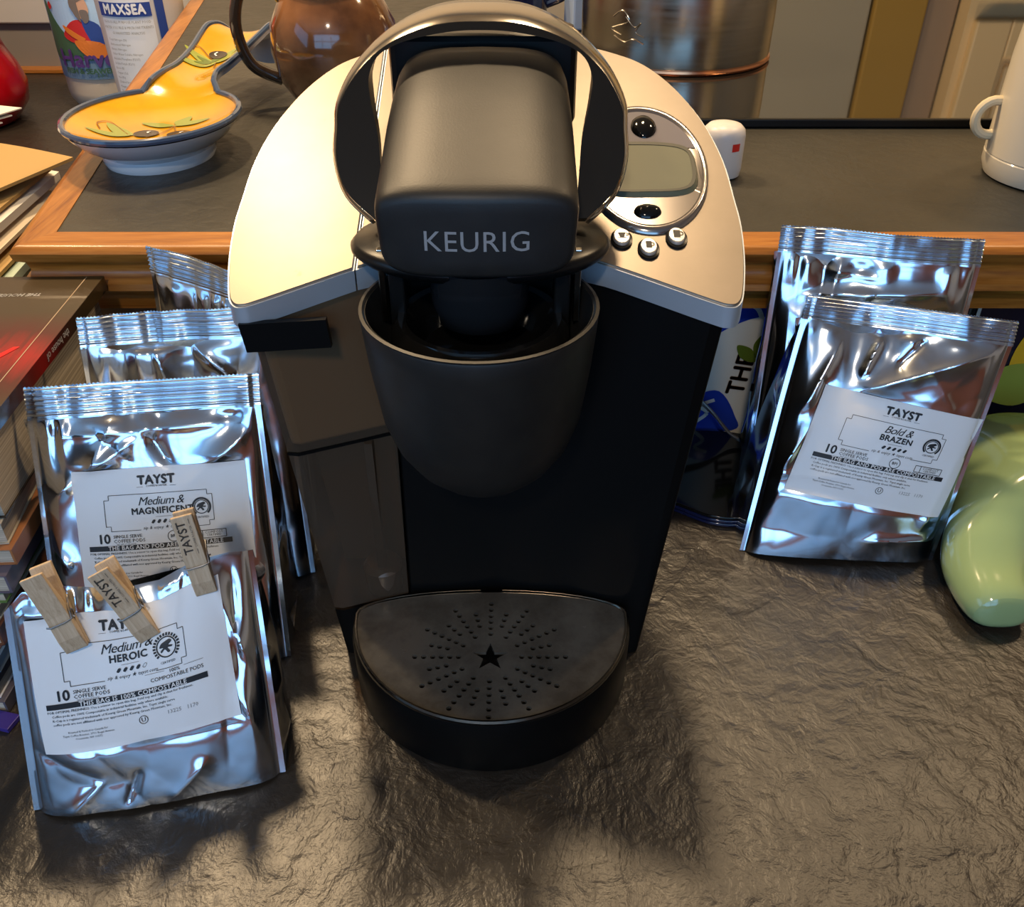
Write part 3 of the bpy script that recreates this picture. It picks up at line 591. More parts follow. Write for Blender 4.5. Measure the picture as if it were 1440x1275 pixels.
def label_art(lab):
    h = lab['h']; k = Print(); wpr = Print(); g = Print(); cx = lab.get('cx', -.03)
    Y = lambda f: h/2-f*h*.77
    k.text('TAYST', cx, Y(.130), .070, bold=.05, space=1.05, res=4); k.text('COFFEE ROASTER', cx, Y(.190), .015, bold=.01, res=1)
    for s_ in (-1, 1): k.rect(cx+s_*.095-.018, cx+s_*.095+.018, Y(.197), Y(.194), 3)
    x0, x1, y0, y1 = cx-.31, cx+.31, Y(.635), Y(.265); q = .028
    fr_ = [(x0+.2, y0), (x0+q, y0), (x0+q, y0+q), (x0, y0+q), (x0, y1-q), (x0+q, y1-q), (x0+q, y1), (x1-q, y1), (x1-q, y1-q), (x1, y1-q), (x1, y0+q), (x1-q, y0+q), (x1-q, y0), (x1-.16, y0)]
    k.line(fr_, .0032, 5)
    k.text(lab['script'], cx+.015, Y(.345), .068, shear=.35, bold=.003, res=4, space=.92)
    k.text(lab['word'], cx+.02, Y(.445), .052, bold=.035, res=3, space=1.06); k.rect(cx-.02, cx+.07, Y(.508), Y(.505), 3)
    for i in range(5):
        x = cx-.035+i*.033; e = outline([(-.012, -.006), (0, -.011), (.012, .006), (0, .011)], 4)
        if i < lab['beans']: k.add(fill2d([e]), x, Y(.555))
        else: k.add(fill2d([e, [(p_[0]*.8, p_[1]*.8) for p_ in e]]), x, Y(.555))
    k.text('sip & enjoy \u2605 tayst.com', cx+.03, Y(.618), .026, shear=.3, res=1)
    ex_, ey = cx+.245, Y(.44)     # certification seal: ring of ticks round a frog
    if lab.get('seal', 1):
        R_ = .052 if lab['word'] != 'HEROIC' else .066
        if lab['word'] == 'HEROIC': ex_ = cx+.215
        k.ring(ex_, ey, R_*.70, R_*.80)
        for i in range(26):
            a = 2*pi*i/26
            if -2.3 < atan2(sin(a), cos(a)) < -.85: continue
            k.add(strip2d([(R_*.84, 0), (R_*1.06, 0)], R_*.15 if lab['word'] == 'HEROIC' else R_*.27), ex_, ey, a)
        frog = outline([(-.55, .05), (-.35, .35), (.0, .45), (.35, .50), (.50, .30), (.20, .10), (.50, .0), (.42, -.12), (.10, -.08), (.25, -.40), (.05, -.45), (-.15, -.15), (-.45, -.35), (-.50, -.2), (-.25, .0)], 3)
        k.add(fill2d([frog]), ex_, ey, .1, R_*.98); k.text('CERTIFIED', ex_, ey-R_*1.02-.008, .017, res=1)
    k.text('10', cx-.33, Y(.715), .075, bold=.03, res=3); k.text('SINGLE SERVE', cx-.275, Y(.693), .027, bold=.012, res=1, align='LEFT'); k.text('COFFEE PODS', cx-.275, Y(.740), .029, bold=.012, res=1, align='LEFT'); k.text('NET WT 3.9 OZ (110G)', cx-.26, Y(.773), .011, res=1, align='LEFT')
    if lab['word'] == 'HEROIC':
        k.text('100%', cx+.24, Y(.668), .026, res=2, bold=.005); k.text('COMPOSTABLE PODS', cx+.25, Y(.72), .028, res=2, bold=.005)
        for s_ in (-1, 1): k.rect(cx+.24+s_*.1-.05, cx+.24+s_*.1+.05, Y(.655), Y(.652), 3)
    else:
        k.ring(cx+.07, Y(.72), .030, .034); k.text('BPI', cx+.07, Y(.72), .026, bold=.02, res=1)
        k.line([(cx+.20, Y(.69)), (cx+.37, Y(.69)), (cx+.37, Y(.77)), (cx+.20, Y(.77)), (cx+.20, Y(.69))], .004, 4); k.text('COMPOST', cx+.30, Y(.715), .022, res=1); k.text('CERTIFIED', cx+.30, Y(.745), .018, res=1); k.line([(cx+.235, Y(.69)), (cx+.235, Y(.77))], .004)
    k.rect(cx-.42, cx+.40, Y(.837), Y(.783), 40); wpr.text(lab['bar'], cx+.02, Y(.810), .034, bold=.02, res=2, space=1.08)
    lines = ['FOR OPTIMAL FRESHNESS: Use a scissor to open this bag. Fold top and clip it shut for freshness.', 'Coffee pods are 100% Compostable in industrial facilities only where available.', 'K-Cup is a registered trademark of Keurig Green Mountain, Inc. Tayst single serve', 'coffee pods are not affiliated with nor approved by Keurig Green Mountain, Inc.']
    for i, t in enumerate(lines): k.text(t, cx-.42 if i == 0 else cx-.40, Y(.865+i*.042), .0185, res=0, align='LEFT', bold=.006)
    for i, t in enumerate(['Roasted & Packed in Canada for', 'Tayst Coffee Roaster, 3711 Regal Avenue', 'Oceanside, NY 11572']): k.text(t, cx-.23, Y(1.08+i*.036), .0155, res=0)
    k.ring(cx+.05, Y(1.08), .020, .0235); k.text('U', cx+.05, Y(1.08), .034, bold=.01, res=2)
    g.text('13225   1170', cx+.25, Y(1.06), .030, res=1)
    return [('label_print', k, M['ink'], .0010), ('bar_lettering', wpr, M['white_ink'], .0013), ('date_code', g, M['grey_ink'], .0010)]
# folds: (s0,t0,s1,t1,amp,width)
bagA, surfA = foil_bag('coffee_bag', 'frontmost foil coffee bag on the left, its top closed by three clothespins', None,
    (-.2755, .3020, .001), (-.1355, .3275, .001), (-.1480, .3860, .121), (-.2690, .3400, .128), depth=.055, bulge=.017, seed=3, seal=0, waves=(.002, 1.5, 0), dents=9,
    folds=[(.15, .0, .32, .17, .004, .04), (.38, .02, .45, .2, -.004, .03), (.55, .02, .72, .2, .004, .05), (.02, .93, .25, .90, .004, .03), (.80, 1.0, .93, .55, .004, .03), (.9, .95, .88, .5, -.004, .03), (.86, .5, .97, .1, .004, .05)],
    toptrim=([0, .08, .25, .45, .6, .75, .9, 1], [-.03, .05, .04, -.03, -.02, .04, .05, .03]),
    lab=dict(c=(.475, .63), w=.77, h=.70, rot=radians(2.5), script='Medium &', word='HEROIC', beans=4, bar='THIS BAG IS 100% COMPOSTABLE', cx=-.03))
bagB, surfB = foil_bag('coffee_bag', 'sealed foil coffee bag with white label, standing directly behind the pinned bag', None,
    (-.298, .400, .001), (-.150, .418, .001), (-.1580, .4800, .164), (-.3005, .4680, .161), depth=.06, bulge=.014, seed=8, dents=8, seal=.021, waves=(.0015, 1, 1),
    folds=[(.05, .70, .50, .93, .006, .05), (.50, .93, .62, .75, -.005, .04), (.60, .70, .97, .93, .006, .05), (.05, .93, .97, .95, .003, .03), (.03, .55, .12, .45, .005, .04), (.25, .97, .45, .8, -.003, .05)],
    lab=dict(c=(.54, .575), w=.74, h=.73, rot=radians(0), script='Medium &', word='MAGNIFICENT', beans=3, bar='THE BAG AND POD ARE COMPOSTABLE', cx=-.02))
bagC, _ = foil_bag('coffee_bag', 'unlabelled foil side of a coffee bag, second from the back on the left', None,
    (-.288, .480, .001), (-.148, .500, .001), (-.158, .548, .178), (-.2855, .528, .178), depth=.035, bulge=.008, seed=15, dents=5, seal=.021, waves=(.004, 1.0, 2.5),
    folds=[(.35, 1, .45, .75, .005, .05), (.55, .98, .75, .85, .005, .03)])
bagD, _ = foil_bag('coffee_bag', 'rearmost foil coffee bag on the left, half hidden by the coffee maker', None,
    (-.272, .585, .001), (-.150, .545, .001), (-.150, .553, .188), (-.264, .614, .192), depth=.03, bulge=.008, seed=21, dents=16, seal=.021)
bagE, surfE = foil_bag('coffee_bag', 'sealed foil coffee bag with white label, front bag on the right of the coffee maker', None,
    (.1764, .5248, .001), (.321, .5130, .001), (.3510, .5590, .162), (.210, .5920, .167), depth=.06, bulge=.017, seed=33, dents=8, seal=.018, waves=(.005, 1.15, 2.2),
    folds=[(.30, .72, .96, .98, .009, .06), (.30, .70, .60, .66, -.004, .05), (.10, .62, .22, .95, .006, .05), (.05, .35, .20, .62, .006, .05), (.92, .55, .85, .15, .007, .05), (.55, .1, .98, .12, .006, .04), (.6, .97, .5, .85, -.006, .03), (.4, .97, .35, .8, .006, .04)],
    lab=dict(c=(.555, .49), w=.81, h=.70, rot=radians(-7), script='Bold &', word='BRAZEN', beans=5, bar='THE BAG AND POD ARE COMPOSTABLE', cx=0.0))
bagF, _ = foil_bag('coffee_bag', 'foil coffee bag with no label showing, rear bag on the right of the coffee maker', None,
    (.190, .590, .001), (.330, .5800, .001), (.3410, .612, .197), (.1975, .634, .200), depth=.022, bulge=.012, seed=41, dents=26, seal=.020, waves=(.003, 1.2, 3.0),
    folds=[(.1, .85, .9, .9, .006, .04), (.2, .6, .5, .9, .007, .06), (.6, .85, .95, .6, .007, .05), (.15, .5, .2, .85, .006, .04)])

# clothespins on the opened bag
def clothespin(s, t, tilt, label, printed, k, spread=.019):
    p0 = Vector(surfA(s, t, .0035)); e = .02; ex_ = (Vector(surfA(s+e, t))-Vector(surfA(s-e, t))).normalized(); ez = Vector((-.08, .40, 1)).normalized(); ex_ = Vector((.93, .25, 0)).normalized(); ey = ez.cross(ex_).normalized(); ez = ex_.cross(ey).normalized()
    R0 = Matrix((ex_, ey, ez)).transposed().to_4x4()
    root = empty('clothespin', tuple(p0), label, 'clothespin', 'wooden clothespins on the opened bag')
    root.matrix_world = Matrix.Translation(p0) @ R0 @ Matrix.Rotation(tilt, 4, 'Y'); Lp = .045; w = .0058
    def prong(sg):    # side profile in (y,z): jaw at bottom, flaring handle at top
        b = MB(); pr = [(0, -.017), (0, -.004), (.0012, .001), (.0, .006), (spread*.42, .030), (spread*.42+.0030, .030), (.0060, .004), (.0056, -.010), (.0032, -.018), (.0012, -.0185)]
        rings = [[(x, sg*y-.0, z) for y, z in pr] for x in (-w, w)]
        b.loft(rings if sg < 0 else rings[::-1]); return b.obj('prong', M['pin'], root, bevel=.0005)
    fp = prong(-1); prong(1)
    b = MB(); zz = .0005
    b.tube([(w+.0009, .004, zz+.010), (w+.0010, -.003, zz+.006), (w+.0010, -.0068, zz), (w*.5, -.0071, zz-.0006), (-w*.8, -.0071, zz-.0008), (-w-.001, -.0062, zz)], .00055, 6)
    b.tube([(w+.0009, .0075, zz), (-w-.0009, .0075, zz)], .00055, 6)
    b.tube([(sx*w*1.0, .0 + .0022*cos(a), .0022*sin(a)+.0015) for a in np.linspace(0, 6*pi, 26) for sx in (1+.04*a/19,)], .00055, 6)
    b.obj('spring', M['steel'], root, smooth=True)
    if printed:
        sl = -(spread*.42+.0030-.0060)/(.026)
        def fm(a, c_): z = .0175+c_; return (a, -.0060+sl*(z-.004)-.0003, z)
        p = Print(); p.add(text2d('TAYST', .0066, bold=.02), -.0012, .0, pi/2); p.add(text2d('COFFEE ROASTER', .0016, res=1), .0032, .0, pi/2); p.line([(.0032, .0075), (.0032, .0105)], .00028); p.line([(.0032, -.0075), (.0032, -.0105)], .00028)
        p.obj('burnt_print', M['brown_ink'], fm, fp)
    return root
clothespin(.235, .90, radians(-14), 'plain clothespin without print, leftmost of the three on the opened bag', False, 0)
clothespin(.495, .915, radians(-21), 'printed clothespin tilted left, middle of the three on the opened bag', True, 1)
clothespin(.775, 1.00, radians(-6), 'printed clothespin standing upright, rightmost of the three on the opened bag', True, 2, .010)

# ------------------------------------------------------------ things on the bar
def ell(a, c_, n=40, e=2.0, cx=0, cy=0): return [(cx+a*abs(cos(t))**(2/e)*(1 if cos(t) > 0 else -1), cy+c_*abs(sin(t))**(2/e)*(1 if sin(t) > 0 else -1)) for t in np.linspace(0, 2*pi, n, False)]
sr = empty('spoon_rest', (-.329, .855, .2), 'yellow ceramic spoon rest painted with olives, blue rim, on the bar corner', 'spoon rest', rz=radians(-2))
# outline of the whole top, bowl then neck and handle (local x,y)
bowl = []
def sr_out(sc=1.0, hw=1.0):
    pts = []
    for t in np.linspace(radians(-245), radians(65), 40): pts.append((.0775*sc*cos(t), .096*sc*sin(t)))
    return pts
def sr_z(x, y, r):      # r: 0 centre .. 1 rim
    return .022+.016*r**3
n = 60
def rho(th): return 1.0
b = MB(); rings = []
bw = lambda th: (.076*cos(th), .088*sin(th))
for k in np.linspace(0, 1, 36):
    rings.append([(bw(th)[0]*max(k, .01), bw(th)[1]*max(k, .01), sr_z(0, 0, k)) for th in np.linspace(0, 2*pi, n, False)])
b.loft(rings, cap0=True, cap1=False)
glz = b.obj('bowl_inside', M['yellow_glaze'], sr, smooth=True)
b = MB(); rings = []
for s_, z in ((.01, .002), (.60, .001), (.64, 0), (.66, .004), (.655, .010), (.72, .014), (.86, .021), (.97, .030), (1.015, .0345)):
    rings.append([(bw(th)[0]*s_, bw(th)[1]*s_, z) for th in np.linspace(0, 2*pi, n, False)])
b.loft(rings, cap0=True, cap1=False); b.obj('bowl_outside', M['white_glaze'], sr, smooth=True)
# handle: strip rising and curling down at the end
path = [(0.0, .050, .0248), (0.0, .068, .0300), (0.0, .088, .0395), (.002, .108, .0435), (.005, .14, .044), (.009, .18, .049), (.014, .215, .057), (.018, .238, .062), (.024, .256, .060), (.029, .270, .050), (.032, .280, .037), (.034, .286, .027)]
wid = [.030, .036, .032, .028, .027, .029, .033, .035, .035, .033, .031, .028]
pth = outline([p_+(w_,) for p_, w_ in zip(path, wid)], 4, False)
def hstrip(z_off, curl=.006, wf=1.0, thick=.006, j=13):
    V = []; 
    for x, y, z, w_ in pth:
        for i in range(j):
            q = -1+2*i/(j-1); cc = max(.05, min(1, (y-.05)/.06)); V.append((x+q*w_*wf, y, z+z_off+cc*(curl*(q*q)-.003*(1-q*q))))
    return V, j
Vt, j = hstrip(0, wf=.95); Vb, _ = hstrip(-.007, wf=1.0)
K = len(pth); mesh_obj('handle_top', Vt, [(a*j+i, a*j+i+1, (a+1)*j+i+1, (a+1)*j+i) for a in range(K-1) for i in range(j-1)], M['yellow_glaze'], sr, smooth=True)
Fb = [(a*j+i, (a+1)*j+i, (a+1)*j+i+1, a*j+i+1) for a in range(K-1) for i in range(j-1)]
n0 = len(Vb); V2 = Vb+Vt
for a in range(K-1):
    Fb.append((a*j, n0+a*j, n0+(a+1)*j, (a+1)*j)); Fb.append((a*j+j-1, (a+1)*j+j-1, n0+(a+1)*j+j-1, n0+a*j+j-1))
for i in range(j-1): Fb.append(((K-1)*j+i, n0+(K-1)*j+i, n0+(K-1)*j+i+1, (K-1)*j+i+1))
mesh_obj('handle_underside', V2, Fb, M['white_glaze'], sr, smooth=True, auto=50)
# blue rim: round the bowl (open at the neck) and along both handle edges
b = MB(); rim = []
gap0 = radians(90-30)
arc = [(bw(th)[0]*1.0, bw(th)[1]*1.0, .0378) for th in np.linspace(radians(90+30), radians(90+330), 60)]
e1 = [(x+w_*.98, y, z+.006) for x, y, z, w_ in pth if y > .084]; e0 = [(x-w_*.98, y, z+.006) for x, y, z, w_ in pth if y > .084]
endc = [(pth[-1][0]+q*pth[-1][3]*.98, pth[-1][1], pth[-1][2]+.006*q*q-.003*(1-q*q)) for q in (.6, .2, -.2, -.6)]
b.tube(arc+e1+endc+e0[::-1], .0030, 8, closed=True); b.obj('blue_rim', M['blue_rim'], sr, smooth=True)
def inb(x, y, off=.0010):
    y = y*.9+.031; r = min(1, hypot(x/.076, y/.088)); return (x, y, sr_z(0, 0, r)+off)
def inh(x, y, off=.0012):
    for (x0, y0, z0, w0), (x1, y1, z1, w1) in zip(pth, pth[1:]):
        if y0 <= y <= y1: t = (y-y0)/(y1-y0); q = (x-(x0+(x1-x0)*t))/(w0*.95); return (x, y, z0+(z1-z0)*t+.006*q*q-.003*(1-q*q)+off)
    return (x, y, .04)
def leaf(L_, w_): return outline([(0, 0), (L_*.3, w_), (L_*.7, w_*.7), (L_, 0), (L_*.6, -w_*.6), (L_*.25, -w_*.5)], 5)
def subfill(loop, cx, cy, rot):    # fan of small rings so the paint follows the curved dish
    c_, s_ = cos(rot), sin(rot); P_ = [(cx+x*c_-y*s_, cy+x*s_+y*c_) for x, y in loop]; mx_ = sum(p_[0] for p_ in P_)/len(P_); my = sum(p_[1] for p_ in P_)/len(P_); V = []; F = []; n = len(P_)
    for k in range(5):
        f = k/4+.001; V += [(mx_+(x-mx_)*f, my+(y-my)*f) for x, y in P_]
    for k in range(4):
        for i in range(n): F.append((k*n+i, k*n+(i+1) % n, (k+1)*n+(i+1) % n, (k+1)*n+i))
    return V, F
def art(items, name, m, fn):
    for it in items:
        p = Print(); p.add(it); p.obj(name, m, fn, glz if fn is inb else sr)
art([subfill(leaf(.034, .008), .012, -.018, radians(a)) for a in (25, 168)]+[subfill(leaf(.026, .008), .014, -.016, radians(75)), subfill(leaf(.042, .009), -.016, -.052, radians(140)), subfill(leaf(.040, .008), -.018, -.054, radians(178))], 'painted_leaf', M['leaf_light'], inb)
art([subfill([(x*.55, y*.5) for x, y in leaf(.040, .009)], -.022, -.050, radians(140)), subfill([(x*.5, y*.5) for x, y in leaf(.034, .008)], .016, -.017, radians(25)), subfill([(x*.5, y*.5) for x, y in leaf(.034, .008)], .006, -.017, radians(168))], 'painted_leaf', M['leaf'], lambda x, y: inb(x, y, .0009))
art([subfill(ring2d(0, 0, .0115), -.006, -.045, 0), subfill(ring2d(0, 0, .0110), .025, -.047, 0)], 'painted_olive', M['olive'], lambda x, y: inb(x, y, .0011))
art([strip2d([(-.004, -.038), (-.006, -.041), (-.004, -.045)], .002), strip2d([(.027, -.040), (.025, -.043), (.026, -.046)], .002)], 'painted_glint', M['white_glaze'], lambda x, y: inb(x, y, .0014))
art([strip2d(outline(q, 6, False), .0012) for q in ([(.012, -.018), (.008, -.04), (-.002, -.058)], [(.012, -.018), (.016, -.03), (.02, -.038)], [(-.018, -.054), (-.045, -.022), (-.055, -.03), (-.048, -.044)])], 'painted_twig', M['twig'], lambda x, y: inb(x, y, .001))
art([subfill(leaf(.036, .008), .010, .165, radians(a)) for a in (160, 205, 65, 40)], 'painted_leaf', M['leaf_light'], inh)
art([subfill([(x*.5, y*.5) for x, y in leaf(.036, .008)], .006, .165, radians(a)) for a in (160, 205, 65)], 'painted_leaf', M['leaf'], lambda x, y: inh(x, y, .0015))
art([subfill(ring2d(0, 0, .0095), .008, .183, 0)], 'painted_olive', M['olive'], lambda x, y: inh(x, y, .0018))
art([strip2d([(.006, .189), (.004, .184), (.007, .180)], .0018)], 'painted_glint', M['white_glaze'], lambda x, y: inh(x, y, .0022))
art([strip2d(outline(q, 6, False), .0011) for q in ([(.010, .165), (-.012, .190), (-.018, .178), (-.008, .172)], [(.010, .165), (-.010, .150), (-.016, .158)], [(.010, .165), (.012, .150), (.016, .156)])], 'painted_twig', M['twig'], inh)

# cooktop, kettle
ct = empty('cooktop', (.6, 1.3, .2009), 'black glass cooktop set into the bar behind the coffee maker', 'cooktop')
b = MB(); b.box(-.55, 1.3, -.355, .45, .0, .0065); b.obj('glass', M['glass_black'], ct, bevel=.002)
b = MB(); b.box(-.555, 1.305, -.3615, -.355, 0, .0085); b.box(-.556, -.55, -.36, .45, 0, .0085); b.obj('edge_trim', M['black'], ct, bevel=.0015)
ZK = .2076
kt = empty('kettle', (.205, 1.232, ZK), 'stainless steel stovetop kettle with copper base on the cooktop', 'kettle')
b = MB(); b.lathe([(.112, .003), (.1165, .005), (.1175, .010), (.118, .05), (.117, .10), (.110, .15), (.09, .185), (.05, .205), (.045, .21)], n=72); b.obj('kettle_body', M['kettle'], kt, smooth=True)
b = MB(); b.lathe([(.110, 0), (.1175, .0005), (.1192, .003), (.1185, .0055), (.112, .006)], n=72); b.obj('copper_base', M['copper'], kt, smooth=True)
b = MB(); b.lathe([(.046, .208), (.044, .216), (.02, .222), (.012, .224), (.012, .232), (.016, .24), (.01, .247)], n=40); b.obj('kettle_lid', M['kettle'], kt, smooth=True, auto=50)
b = MB(); b.tube([(.1*cos(t), 0, .17+.10*sin(t)) for t in np.linspace(0, pi, 16)], .007, 10); b.obj('kettle_handle', M['black'], kt, smooth=True)
b = MB(); b.tube(outline([(-.09, 0, .13), (-.12, -.02, .15), (-.135, -.03, .18)], 5, False), [.018]*5+[.013]*6, 12); b.obj('spout', M['kettle'], kt, smooth=True)
def kc(a, z): th = -pi/2+a/.118; return (.1183*cos(th), .1183*sin(th), z)
b = MB()
for q in ([(-.098, .058), (-.085, .066), (-.075, .056), (-.09, .05), (-.1, .045), (-.085, .04)], [(-.08, .06), (-.068, .05), (-.06, .055), (-.066, .045), (-.055, .04)], [(-.095, .038), (-.08, .033), (-.068, .037), (-.055, .033)]): b.tube([kc(*a) for a in outline(q, 5, False)], .0006, 5)
b.obj('embossed_scroll', M['kettle'], kt, smooth=True)
# brown teapot with dark loop handle
tp_ = empty('teapot', (-.185, 1.02, .2), 'brown glazed pottery teapot with dark loop handle, behind the coffee maker', 'teapot')
b = MB(); b.lathe([(.035, 0), (.043, .004), (.060, .03), (.0665, .06), (.064, .085), (.052, .108), (.045, .116)], n=48); b.obj('pot_body', M['brown_glaze'], tp_, smooth=True)
b = MB(); b.lathe([(.045, .114), (.049, .118), (.049, .122), (.044, .124)], n=40); b.obj('pot_rim', M['dark_glaze'], tp_, smooth=True)
b = MB(); b.lathe([(.042, .118), (.043, .128), (.036, .138), (.012, .143), (.012, .155), (.002, .158)], n=40); b.obj('pot_lid', M['wood_lid'], tp_, smooth=True, auto=50)
b = MB(); b.tube(outline([(-.045, -.01, .105), (-.068, -.012, .128), (-.088, -.012, .115), (-.098, -.01, .08), (-.088, -.008, .045), (-.06, 0, .028)], 6, False), .0075, 12, flat=.8); b.obj('pot_handle', M['dark_glaze'], tp_, smooth=True)
# dark blue mug and pale blue carton
bm_ = empty('mug', (-.01, 1.42, .2076), 'dark navy mug only its base visible above the handle', 'mug')
b = MB(); b.lathe([(.052, 0), (.058, .003), (.060, .012), (.060, .09), (.058, .092), (.056, .09), (.055, .01), (.002, .008)], n=48); b.obj('mug_body', M['navy'], bm_, smooth=True, auto=50)
b = MB(); b.tube(outline([(.057, 0, .075), (.085, 0, .07), (.088, 0, .04), (.057, 0, .025)], 6, False), .006, 10); b.obj('mug_handle', M['navy'], bm_, smooth=True)
b = MB(); b.box(-.02, .028, -.015, .03, 0, .12, Matrix.Rotation(.25, 4, 'Z')); pc = b.obj('salt_box', M['paleblue'], None, bevel=.003); pc.location = (.10, 1.385, .2077); tag(pc, 'small pale blue box beside the kettle', 'box')
# white timer-like bottle behind the plate
wb_ = empty('pill_bottle', (.184, .80, .2), 'small white plastic bottle with a red mark, behind the silver plate', 'bottle')
b = MB(); b.lathe([(.014, 0), (.0175, .002), (.0185, .008), (.0185, .036), (.0175, .041), (.014, .0445), (.008, .0462), (.001, .0466)], n=32); b.obj('bottle_body', M['white_plastic'], wb_, smooth=True)
p = Print(); p.rect(.000, .0075, .030, .0365, 4); p.obj('red_mark', M['red_mark'], lambda a, z: ((.0189)*cos(-pi/2+a/.0185+.25), (.0189)*sin(-pi/2+a/.0185+.25), z-.004), wb_)
# cream thermos with a cord ring
th = empty('thermos', (.478, .795, .2), 'cream enamel flask with a ring handle, cut off by the right edge', 'flask')
b = MB(); b.lathe([(.050, 0), (.057, .002), (.0602, .010), (.0605, .019), (.0598, .020), (.0605, .021), (.060, .10), (.055, .18), (.045, .21), (.03, .215)], n=56); b.obj('flask_body', M['cream'], th, smooth=True)
b = MB(); b.tube([(-.062+.0145*cos(t), .012, .048+.0145*sin(t)) for t in np.linspace(0, 2*pi, 22, False)], .0042, 10, closed=True); b.obj('ring_handle', M['rope'], th, smooth=True)

# ------------------------------------------------------------ left background
vs = empty('vase', (-.985, 1.66, 0), 'glossy red gourd-shaped vase cut off by the left edge', 'vase')
b = MB(); b.lathe([(.075, 0), (.10, .004), (.122, .03), (.128, .06), (.120, .09), (.108, .115), (.104, .13), (.108, .16), (.122, .20), (.145, .24), (.15, .28), (.12, .33), (.06, .36), (.055, .38)], n=64); b.obj('vase_body', M['red_glaze'], vs, smooth=True)
b = MB(); b.tube([(.055*cos(t), .055*sin(t), .38) for t in np.linspace(0, 2*pi, 24, False)], .006, 8, closed=True); b.obj('vase_lip', M['red_glaze'], vs, smooth=True)
m = M['jug'] = mat('milky_plastic', (.66, .56, .42), .35); M['labelblue'] = mat('label_lilac_blue', (.33, .42, .72), .4); M['sky'] = mat('label_sky', (.40, .60, .85), .4); M['slateblue'] = mat('label_slate_blue', (.14, .24, .36), .4)
M['purple'] = mat('label_purple', (.10, .05, .22), .4); M['jred'] = mat('label_red', (.55, .03, .03), .4); M['jgreen'] = mat('label_green', (.05, .13, .07), .4); M['jorange'] = mat('label_orange', (.70, .20, .03), .4); M['skin'] = mat('label_skin', (.60, .36, .24), .4); M['beard'] = mat('label_grey', (.18, .15, .13), .4); M['jblue'] = mat('label_navy', (.03, .07, .30), .4)
jg = empty('fertilizer_jug', (-.755, 1.80, 0), 'plastic jug with a blue label of a bearded gardener, beside the red vase', 'jug')
rj = .078
b = MB(); b.lathe([(.055, 0), (.068, .004), (.076, .018), (rj, .03), (rj, .245), (.06, .28), (.02, .29), (.02, .31)], n=56); b.obj('jug_body', M['jug'], jg, smooth=True)
def jmap(off): 
    off *= 2.2
    def f(a, z):
        z += .028; t = -pi/2+a/rj+.08; return ((rj+off)*cos(t), (rj+off)*sin(t), z)
    return f
def jp(items, name, m, off):
    p = Print()
    for it in items: p.add(it)
    return p.obj(name, m, jmap(off), jg)
def rect2(x0, x1, y0, y1, n=24): V = [(x0+(x1-x0)*i/n, y) for y in (y0, y1) for i in range(n+1)]; return V, [(i, i+1, i+n+2, i+n+1) for i in range(n)]
jp([rect2(-.11, .07, .030, .21)], 'wrap_label', M['labelblue'], .0006); jp([rect2(-.075, .07, .085, .21)], 'sky_panel', M['sky'], .0010); jp([rect2(-.075, .07, .030, .062)], 'slate_panel', M['slateblue'], .0012)
B_ = lambda pts: subfill(outline(pts, 4), 0, 0, 0)
jp([B_([(-.075, .062), (-.02, .062), (.02, .065), (.0, .09), (-.03, .10), (-.055, .13), (-.072, .16), (-.075, .11)]), B_([(-.045, .08), (-.02, .07), (.0, .08), (-.01, .105), (-.035, .11)])], 'painted_garden', M['jgreen'], .0014)
jp([B_([(-.038, .105), (-.02, .125), (.0, .128), (.015, .11), (.01, .085), (-.015, .09), (-.03, .095)]), B_([(-.062, .150), (-.056, .156), (-.052, .148), (-.058, .143)])], 'painted_shirt', M['jred'], .0017)
jp([B_([(.0, .128), (.025, .12), (.03, .09), (.01, .09)])], 'painted_overalls', M['jblue'], .0018)
jp([B_([(-.012, .145), (-.002, .165), (.012, .16), (.014, .14), (.002, .13)])], 'painted_face', M['skin'], .0019)
jp([B_([(-.014, .15), (-.008, .172), (.006, .178), (.016, .165), (.004, .166), (-.006, .16), (-.01, .14), (.0, .125)]), B_([(.0, .143), (.012, .143), (.012, .128), (.004, .124)])], 'painted_beard', M['beard'], .0021)
jp([B_([(-.02, .095), (.02, .092), (.035, .075), (.02, .066), (-.005, .07)]), B_([(-.035, .12), (-.01, .105), (.0, .098), (-.012, .096), (-.03, .108)])], 'painted_squash', M['jorange'], .0020)
p = Print(); p.add(text2d("Neptune's", .036, bold=.03), -.02, .198); p.obj('upper_lettering', M['purple'], jmap(.0024), jg)
p = Print(); p.add(text2d("Harvest", .040, bold=.03), .005, .064); p.obj('lower_lettering', M['purple'], jmap(.0024), jg)
p = Print(); p.add(text2d('FISH & SEAWEED', .0125, bold=.03), -.005, .044); p.add(text2d('2-3-1', .008, bold=.02), .012, .037); p.obj('small_lettering', M['jgreen'], jmap(.0024), jg)
# white MAXSEA tub
mx_ = empty('plant_food_tub', (-.604, 1.62, 0), 'white tub with blue banner and white paper label, beside the bearded gardener jug', 'tub')
rm = .066
b = MB(); b.lathe([(.054, 0), (.060, .003), (.062, .012), (rm, .11), (rm+.002, .24), (rm+.003, .25), (.05, .257)], n=56); b.obj('tub_body', M['white_plastic'], mx_, smooth=True)
def mmap(off):
    off *= 2.2
    def f(a, z):
        z += .034; r = .062+(rm-.062)*min(1, z/.11)+off; t = -pi/2+a*.86/r-.05; return (r*cos(t), r*sin(t), z)
    return f
p = Print(); p.rect(-.052, .050, .030, .185, 20); p.obj('paper_label', M['label'], mmap(.0008), mx_)
p = Print(); p.rect(-.052, .050, .158, .178, 20); p.rect(.058, .075, .08, .185, 8); p.obj('blue_banner', M['jblue'], mmap(.0012), mx_)
p = Print(); p.text('MAXSEA', 0, .168, .020, bold=.05, space=1.1); p.obj('banner_lettering', M['white_ink'], mmap(.0016), mx_)
p = Print()
